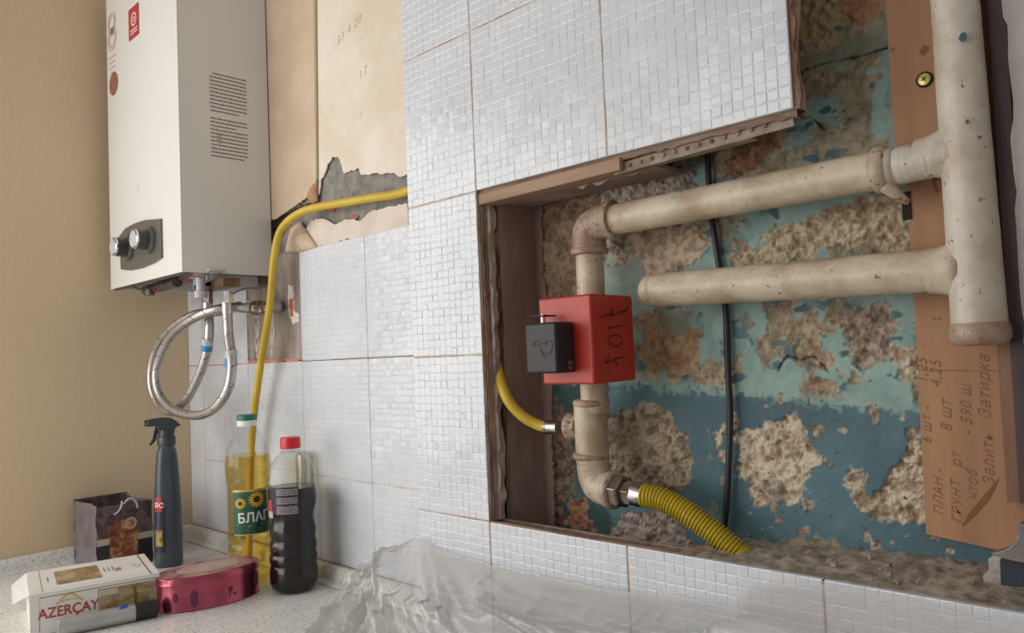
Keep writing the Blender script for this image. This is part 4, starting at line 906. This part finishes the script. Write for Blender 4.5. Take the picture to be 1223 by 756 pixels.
for (s_, t_c, r) in ((-.014,.137,.0085),(.012,.142,.0125)):
    pet = MB()
    for k in range(16):
        a = k*2*math.pi/16; d0 = .62*r
        pet.add([cm2(s_+math.cos(a-.2)*r*.4, t_c+math.sin(a-.2)*r*.4, .0002), cm2(s_+math.cos(a-.13)*r*.85, t_c+math.sin(a-.13)*r*.85, .0002), cm2(s_+math.cos(a)*r*1.15, t_c+math.sin(a)*r*1.15, .0002), cm2(s_+math.cos(a+.13)*r*.85, t_c+math.sin(a+.13)*r*.85, .0002), cm2(s_+math.cos(a+.2)*r*.4, t_c+math.sin(a+.2)*r*.4, .0002)], [(0,1,2,3,4)])
    pet.build('sunflower_petals', M['petal'], lb)
    flat(MB(), cm2, circ(s_, t_c, r*.45, 18), .0005).build('sunflower_heart', M['seed'], lb)
text('label_name', 'БЛАГО', cyl_map((ox,oy),R_,fa,TZ,.0014), .0215, M['ink_white'], lb, at=(.015,.106), wide=.0005, squash=.92, rot=.03)
mb = MB(); ribbon(mb, cm2, [(-.020,.102),(0,.099),(.02,.1),(.04,.103)], .0012, .0002); ribbon(mb, cm2, [(-.004,.093),(.018,.093)], .0015, .0002); mb.build('label_lines', M['gold'], lb)
# --- tin
tcx, tcy = -1.245, .550
tb = oZ(250,716,ZC); tcx, tcy = tb.x, tb.y
print('tin', tcx, tcy)
tn = thing('oval_tin', (tcx,tcy,TZ), 'metallic pink oval tin with a printed lid in front of the oil bottle', 'tin')
ell = (1, .62); A_ = .079; yd = (.10, 1, 0)
def tinp(prof): return MB().lathe((tcx,tcy,TZ), prof, 72, (0,0,1), ell, yd)
tinp([(A_-.002,0),(A_,.0008),(A_,.0018),(A_-.001,.003),(A_-.001,.040)]).build('tin_body', M['tin'], tn, smooth=40)
tinp([(A_+.0004,.0385),(A_+.0010,.0395),(A_+.0006,.0405),(A_+.0006,.0485),(A_-.0015,.0505),(A_-.003,.0507)]).build('tin_lid', M['tin'], tn, smooth=40)
tinp([(A_-.004,.0506),(A_-.004,.0510)]).build('lid_print', M['tin_lid'], tn)
MB().lathe((tcx,tcy,TZ+.0507), [(A_*.62,0),(A_*.62,.0006)], 56, (0,0,1), (1,.60), yd).build('lid_oval', M['tin_oval'], tn)
mb = MB()
def tinsurf(a, z, off=.0006):
    yv = Vector(yd).normalized(); xv = Vector((0,0,1)).cross(yv)
    return Vector((tcx,tcy,TZ+z))+(yv*math.cos(a)*(A_+off)+xv*math.sin(a)*(A_+off)*.62)
for (a, z, w_, h_) in ((-1.35,.022,.05,.0045),(-1.27,.014,.035,.002),(-2.05,.018,.09,.014),(-2.45,.022,.06,.007),(-.62,.024,.16,.014)):
    MB().add([tinsurf(a+w_*math.cos(k*math.pi/6)*(1 if k%2 else .8), z+h_*math.sin(k*math.pi/6)*(1 if k%2 else .85)) for k in range(12)], [tuple(range(12))]).build('flower_print', M['tin_print'], tn)
MB().add([tinsurf(-1.365,.020),tinsurf(-1.35,.020),tinsurf(-1.37,.010),tinsurf(-1.38,.010)], [(0,1,2,3)]).build('flower_stem', M['tin_print'], tn)
# --- tea carton
TR = oZ(191,731,ZC); t2 = oZ(35,760,ZC); th = .058
zt2 = ZC+th
c1 = oZ(190.5,683.5,zt2); c2 = oZ(35,711,zt2); c3 = oZ(174,660.6,zt2); c4 = oZ(32.7,683.5,zt2)
u_ = (c2-c1); Lb = u_.length; u_.normalize(); w_ = (c3-c1); w_ = (w_-u_*w_.dot(u_)); Wb = w_.length; w_.normalize()
print('carton', c1, c2, c3, c4, Lb, Wb, TR)
tc_ = thing('tea_carton', Vector((c1.x,c1.y,TZ)), 'long white tea carton lying on its side with an open left flap and red lettering', 'carton')
o_ = Vector((c1.x,c1.y,TZ)); up = Vector((0,0,1))
mb = MB(); mb.obox(o_, u_*Lb, w_*Wb, up*(th-.0005)); mb.build('carton_body', M['carton'], tc_, bevel=.0006)
tp = o_+up*(th-.0005)
e_ = tp+u_*Lb; fp = [e_, e_+w_*Wb, e_+w_*(Wb*.82)+u_*.020-up*.010, e_+w_*(Wb*.10)+u_*.020-up*.012]
MB().prism(fp, (0,0,-.0006)).build('open_flap', M['carton'], tc_)
fr = -u_   # reading direction runs from the open end to the closed one
fmap = plane_map(o_+u_*Lb, fr, up, w_*-1, .0005); tmap = plane_map(tp+u_*Lb, fr, w_, up, .0005)
def fr_rect(mp, x0, y0, x1, y1, h=0): return flat(MB(), mp, [(x0,y0),(x1,y0),(x1,y1),(x0,y1)], h)
fr_rect(fmap, Lb*.52, .010, Lb*.955, th-.010).build('picture', M['scenery'], tc_)
fr_rect(fmap, Lb*.52, th-.020, Lb*.66, th-.011, .0002).build('picture_sky', mat('pale_sky_print', (.55,.48,.36), .5), tc_)
mb = MB(); x_ = Lb*.76; ribbon(mb, fmap, [(x_+.006,.016),(x_+.007,.030),(x_+.005,.045)], .004, .0003); mb.build('picture_tree', M['ink_green'], tc_)
fr_rect(tmap, Lb*.21, Wb*.22, Lb*.56, Wb*.80).build('picture', M['scenery'], tc_)
mb = MB()
for pts in ([(Lb*.07,.004),(Lb*.07,th-.007),(Lb*.97,th-.007)], [(Lb*.51,.006),(Lb*.51,th-.008)], [(Lb*.965,th-.008),(Lb*.965,.006)]): ribbon(mb, fmap, pts, .0008)
ribbon(mb, tmap, [(Lb*.01,Wb*.07),(Lb*.97,Wb*.07)], .0007); ribbon(mb, tmap, [(Lb*.93,.0),(Lb*.93,Wb)], .0016); ribbon(mb, tmap, [(Lb*.095,0),(Lb*.095,Wb)], .0006)
mb.build('fine_rules', M['ink_green'], tc_)
text('carton_name', 'AZERÇAY', fmap, .0200, M['ink_red'], tc_, at=(Lb*.285,.0215), wide=.0003, squash=.86)
text('carton_subtitle', 'BLACK TEA', fmap, .0062, M['ink'], tc_, at=(Lb*.31,.0125), wide=.0001)
mb = MB(); xx, zz = Lb*.29, .044
for s in (-1,1):
    ribbon(mb, fmap, [(xx,zz+.006),(xx+s*.006,zz+.004),(xx+s*.013,zz-.003),(xx+s*.017,zz-.006)], .0022); ribbon(mb, fmap, [(xx,zz-.001),(xx+s*.006,zz-.002),(xx+s*.010,zz-.004)], .0014)
mb.build('crown_emblem', M['gold'], tc_)
text('carton_name', 'TEA', tmap, .012, M['ink_red'], tc_, at=(Lb*.735,Wb*.45), rot=math.pi/2, squash=1.1, wide=.0002)
mb = MB(); ribbon(mb, tmap, [(Lb*.83,Wb*.50),(Lb*.865,Wb*.36),(Lb*.90,Wb*.5)], .0010); ribbon(mb, tmap, [(Lb*.845,Wb*.58),(Lb*.87,Wb*.45)], .0008); mb.build('crest_print', M['ink'], tc_); mb = MB()
for k in range(3): ribbon(mb, tmap, [(Lb*.60+.006*k,Wb*.42),(Lb*.60+.006*k,Wb*.62)], .0012)
mb.build('small_print', M['ink'], tc_); ribbon(MB(), tmap, [(Lb*.15,Wb*.4),(Lb*.15,Wb*.62)], .0012).build('tab_print', M['ink'], tc_)
# --- electric lighter lying in front of the carton
l0 = oZ(186,744,ZC); rL = .0125
pR = oZ(188,726,ZC+rL); pL = oZ(30,758,ZC+rL)
dirL = (pL-pR); dirL.z = 0; dirL.normalize()
nrm = Vector((-dirL.y, dirL.x, 0)); 
pR.z = TZ+rL
lt = thing('gas_lighter', pR+dirL*.07-Vector((0,0,rL)), 'silver cylindrical lighter with blue button and black cap before the tea carton', 'lighter')
MB().lathe(pR, [(.0118,.024),(.0122,.026),(.0122,.125),(.0110,.128)], 36, dirL).build('barrel', M['silver'], lt, smooth=40)
MB().lathe(pR, [(.0060,-.0015),(.0110,0),(.0124,.002),(.0124,.030),(.0120,.031)], 36, dirL).build('end_cap', M['black'], lt, smooth=40)
bt = pR+dirL*.046+Vector((0,0,.0112)); vcam = Vector((-pR.x,-pR.y,0)).normalized(); bt += vcam*.003
MB().lathe(bt, [(.0042,-.004),(.0042,.0015),(.0034,.0026),(.001,.003)], 24, (vcam.x*.4,vcam.y*.4,1), (1.5,1), dirL).build('button', M['blue_btn'], lt, smooth=True)
# --- gift bag
BXf = -1.545
g1 = oX(115,608,BXf); g2 = oX(181,594,BXf)
gy0, gy1 = g1.y, g2.y; gz = (g1.z+g2.z)/2-.001; gd = BXf-oY(87,607,gy0).x
print('bag', gy0, gy1, gz-CH, g1.z-CH, g2.z-CH)
gb = thing('gift_bag', (BXf-gd/2,(gy0+gy1)/2,TZ), 'small dark patterned paper gift bag with white cord handles behind the tea carton', 'gift bag')
gh = gz-TZ
MB().obox((BXf-.0006,gy0,TZ), (0,gy1-gy0,0), (.0006,0,0), (0,0,gh)).build('front_panel', M['bag'], gb)
MB().obox((BXf-gd+.006,gy0,TZ), (0,gy1-gy0,0), (.0006,0,0), (0,0,gh+.003)).build('rear_panel', M['bag'], gb)
def side(y, s):
    return MB().grid(lambda u,v: (BXf-.0006-u*(gd-.0066), y+s*.012*(1-abs(2*u-1))*v+.0015*math.sin(v*14+u*6), TZ+v*gh), 10, 16)
side(gy0, 1).build('side_gusset', M['bag_side'], gb, smooth=True); side(gy1, -1).build('side_gusset', M['bag_side'], gb, smooth=True)
MB().box((BXf-gd+.007,gy0+.001,TZ),(BXf-.001,gy1-.001,TZ+.0012)).build('base', M['bag_base'], gb)
gm_ = plane_map((BXf,gy0,TZ), (0,1,0), (0,0,1), (1,0,0), .0004); gw = gy1-gy0
fr_rect(gm_, 0, gh*.40, gw, gh*.50).build('beige_band', M['bag_band'], gb); fr_rect(gm_, 0, 0, gw, gh*.40).build('black_band', M['bag_base'], gb)
pp = [(gw*.22,gh*.12),(gw*.22,gh*.66),(gw*.28,gh*.73),(gw*.40,gh*.735),(gw*.46,gh*.76),(gw*.54,gh*.735),(gw*.68,gh*.75),(gw*.73,gh*.70),(gw*.73,gh*.12)]
flat(MB(), gm_, pp, .0004).build('picture', M['bag_pic'], gb)
mb = MB(); ribbon(mb, gm_, circ(gw*.60, gh*.68, .009, 18)+[(gw*.60+.009,gh*.68)], .005, .0006); mb.build('picture_ring', mat('tan_ring_print', (.55,.36,.22), .5), gb)
for dx_, pts in ((.002, [(.30,.86),(.36,.88),(.42,.94),(.45,1.02),(.44,1.05)]), (-.040, [(.48,1.0),(.55,1.06),(.64,1.06),(.71,.99),(.73,.90)])):
    MB().tube([Vector((BXf+dx_ if dx_ > 0 else BXf-.002+.004, gy0+gw*a, TZ+gh*b)) for a,b in pts], .0018, 10).build('cord_handle', M['cord_white'], gb, smooth=True)
# --- spray bottle
sb = oZ(202,678,ZC); vd = Vector((sb.x, sb.y, 0)).normalized(); sx, sy = sb.x+vd.x*.020, sb.y+vd.y*.020
print('spray', sx, sy)
sp = thing('spray_bottle', (sx,sy,TZ), 'dark blue-grey trigger spray bottle standing between the gift bag and the oil bottle', 'spray bottle')
rt = Vector((-vd.y, vd.x, 0)); rt = rt if rt.dot(CR) > 0 else -rt   # to the viewer's right
sec = [(0,.030,.020),(.004,.0325,.022),(.06,.0325,.023),(.12,.0310,.0225),(.16,.0285,.021),(.19,.0260,.020),(.212,.0230,.019),(.220,.0180,.016),(.224,.0145,.0145)]
def sprayfn(u, v):
    k = v*(len(sec)-1); i = min(int(k), len(sec)-2); f = k-i; z,a,b = [sec[i][q]*(1-f)+sec[i+1][q]*f for q in range(3)]
    th_ = 2*math.pi*u; cc, ss = math.cos(th_), math.sin(th_); e = .75
    return tuple(Vector((sx,sy,TZ+z))+rt*(a*.76*math.copysign(abs(cc)**e,cc))+vd*(b*math.copysign(abs(ss)**e,ss)))
MB().grid(sprayfn, 40, 32).build('bottle_body', M['spray'], sp, smooth=True)
MB().add([sprayfn(k/40, 1) for k in range(40)], [tuple(range(40))]).build('shoulder', M['spray'], sp)
top_ = Vector((sx,sy,TZ+.222)); 
MB().lathe(top_, [(.0155,0),(.0162,.002),(.0162,.016),(.0150,.018),(.0138,.019),(.0138,.030)], 30).build('screw_collar', M['spray_head'], sp, smooth=35)
hd = top_+Vector((0,0,.026))
def hp(a, z): return hd+rt*a+Vector((0,0,z))
pro = [(-.034,.012),(-.034,.021),(-.028,.026),(-.020,.026),(-.005,.0275),(.008,.025),(.018,.019),(.026,.010),(.020,.009),(.015,.006),(.014,-.004),(-.012,-.004),(-.014,.004),(-.017,.012),(-.026,.012)]
MB().prism([hp(a,z)-vd*.010 for a,z in pro], vd*.020).build('spray_head', M['spray_head'], sp, bevel=.004)
tg = [(-.018,.012),(-.022,.000),(-.024,-.012),(-.030,-.022),(-.027,-.024),(-.018,-.014),(-.014,.000),(-.012,.010)]
MB().prism([hp(a,z)-vd*.005 for a,z in tg], vd*.010).build('trigger', M['black'], sp, bevel=.0015)
MB().prism([hp(a,z)-vd*.006 for a,z in [(-.037,.013),(-.037,.024),(-.030,.0245),(-.030,.0125)]], vd*.012).build('nozzle', M['black'], sp, bevel=.001)
def sfront(s, t): # surface on the viewer's side
    v = next(i for i in range(len(sec)-1) if sec[i+1][0] >= t); f = (t-sec[v][0])/(sec[v+1][0]-sec[v][0]); a = (sec[v][1]*(1-f)+sec[v+1][1]*f)*.76; b = sec[v][2]*(1-f)+sec[v+1][2]*f
    c = max(-1,min(1,s/a)); e = .75; cc = math.copysign(abs(c)**(1/e), c); ss = math.sqrt(max(0,1-cc*cc))
    return Vector((sx,sy,TZ+t))+rt*s-vd*(b*ss**e+.0008)
def spatch(name, s0, s1, t0, t1, m_): MB().grid(lambda u,v: tuple(sfront(s0+(s1-s0)*u, t0+(t1-t0)*v)), 8, 8).build(name, m_, sp, smooth=True)
spatch('label_dark', -.0232, -.006, .030, .110, mat('navy_label', (.02,.02,.05), .35)); 
MB().grid(lambda u,v: tuple(sfront(-.0222+.013*u, .103+.026*v)-vd*.0006), 6, 6).build('label_red', M['label_red'], sp)
text('label_letters', 'ЯС', lambda s,t,h=0: sfront(max(-.022,min(.0,s)), t)-vd*.0012, .012, M['ink_white'], sp, at=(-.015,.111), wide=.0003)
MB().grid(lambda u,v: tuple(sfront(-.0218+.012*u, .040+.030*v)-vd*.0006), 6, 6).build('label_gold', mottled('gold_brown_label', (.20,.11,.04), (.55,.45,.10), 120, .4, bs=0), sp)
# ================================================================ POLYTHENE SHEET
fs = [vnoise(900+k) for k in range(5)]
top_pts = [(478,655,.640),(497,641,.638),(515,652,.637),(560,668,.637),(620,684,.637),(700,700,.637),(790,712,.637),(870,717,.637),(890,700,.637),(960,696,.637),(1050,710,.636),(1140,730,.635),(1250,752,.634)]
TP = catmull([oY(*q) for q in top_pts], 12); nT = len(TP)-1
AP = oY(497,641,.638); G0 = oZ(395,765,ZC+.004)
def film(u, v):
    k = u*nT; i = min(int(k), nT-1); p = TP[i].lerp(TP[i+1], k-i)
    side = max(0, 1-u*5)                                   # the corner that runs out over the worktop
    x = p.x; y = p.y-.30*(1-math.exp(-1.9*v))*.6-.06*v; z = p.z-.20*v**.8
    q = AP.lerp(G0, v*1.15); k2 = side**.7; x = x*(1-k2)+q.x*k2; y = y*(1-k2)+q.y*k2; z = z*(1-k2)+(q.z+.015*math.sin(min(1,v)*3.1))*k2
    dx = x-AP.x; dd = v*.36+.02; fan = math.atan2(dx+.02, dd); rho = min(1, math.hypot(dx, dd)*5)
    wv = float(fs[4](u*9, v*3))*1.2
    a = 1-abs(2*float(fs[0](fan*7+20+wv*.6, rho*.8))-1); b = 1-abs(2*float(fs[1](fan*17+40+wv, rho*1.6))-1); c = 1-abs(2*float(fs[2](u*34+wv*4, v*9+wv*3))-1)
    near = min(1, v*5+.04); fade = 1 if u < .55 else max(.25, 1-(u-.55)*3)
    e_ = 1-abs(2*float(fs[3](fan*38+9+wv*2, rho*2.5+v*3))-1)
    rid = (a**2*.022+b**2*.014+e_**2*.008)*rho*1.2+c**2*.006
    # the thick roll of film that runs right from the corner
    roll = .017*math.exp(-((v-.15-.05*math.sin(u*7))/.035)**2)*min(1, u*14)+.008*math.exp(-((v-.27-.04*math.sin(u*11+1))/.02)**2)*min(1, u*8)
    rid = (rid*near+roll)*fade
    zz = z+rid*.7; yy = min(y-rid*.75, DF-.0035)
    if x < XE+.13: zz = max(zz, CH+ZC+.003+rid*.3)
    return (x, yy, zz)
fo = MB().grid(film, 480, 170).build('plastic_sheet', M['film'], smooth=True, label='crumpled translucent polythene sheet draped below the tiled opening', cat='plastic sheet')
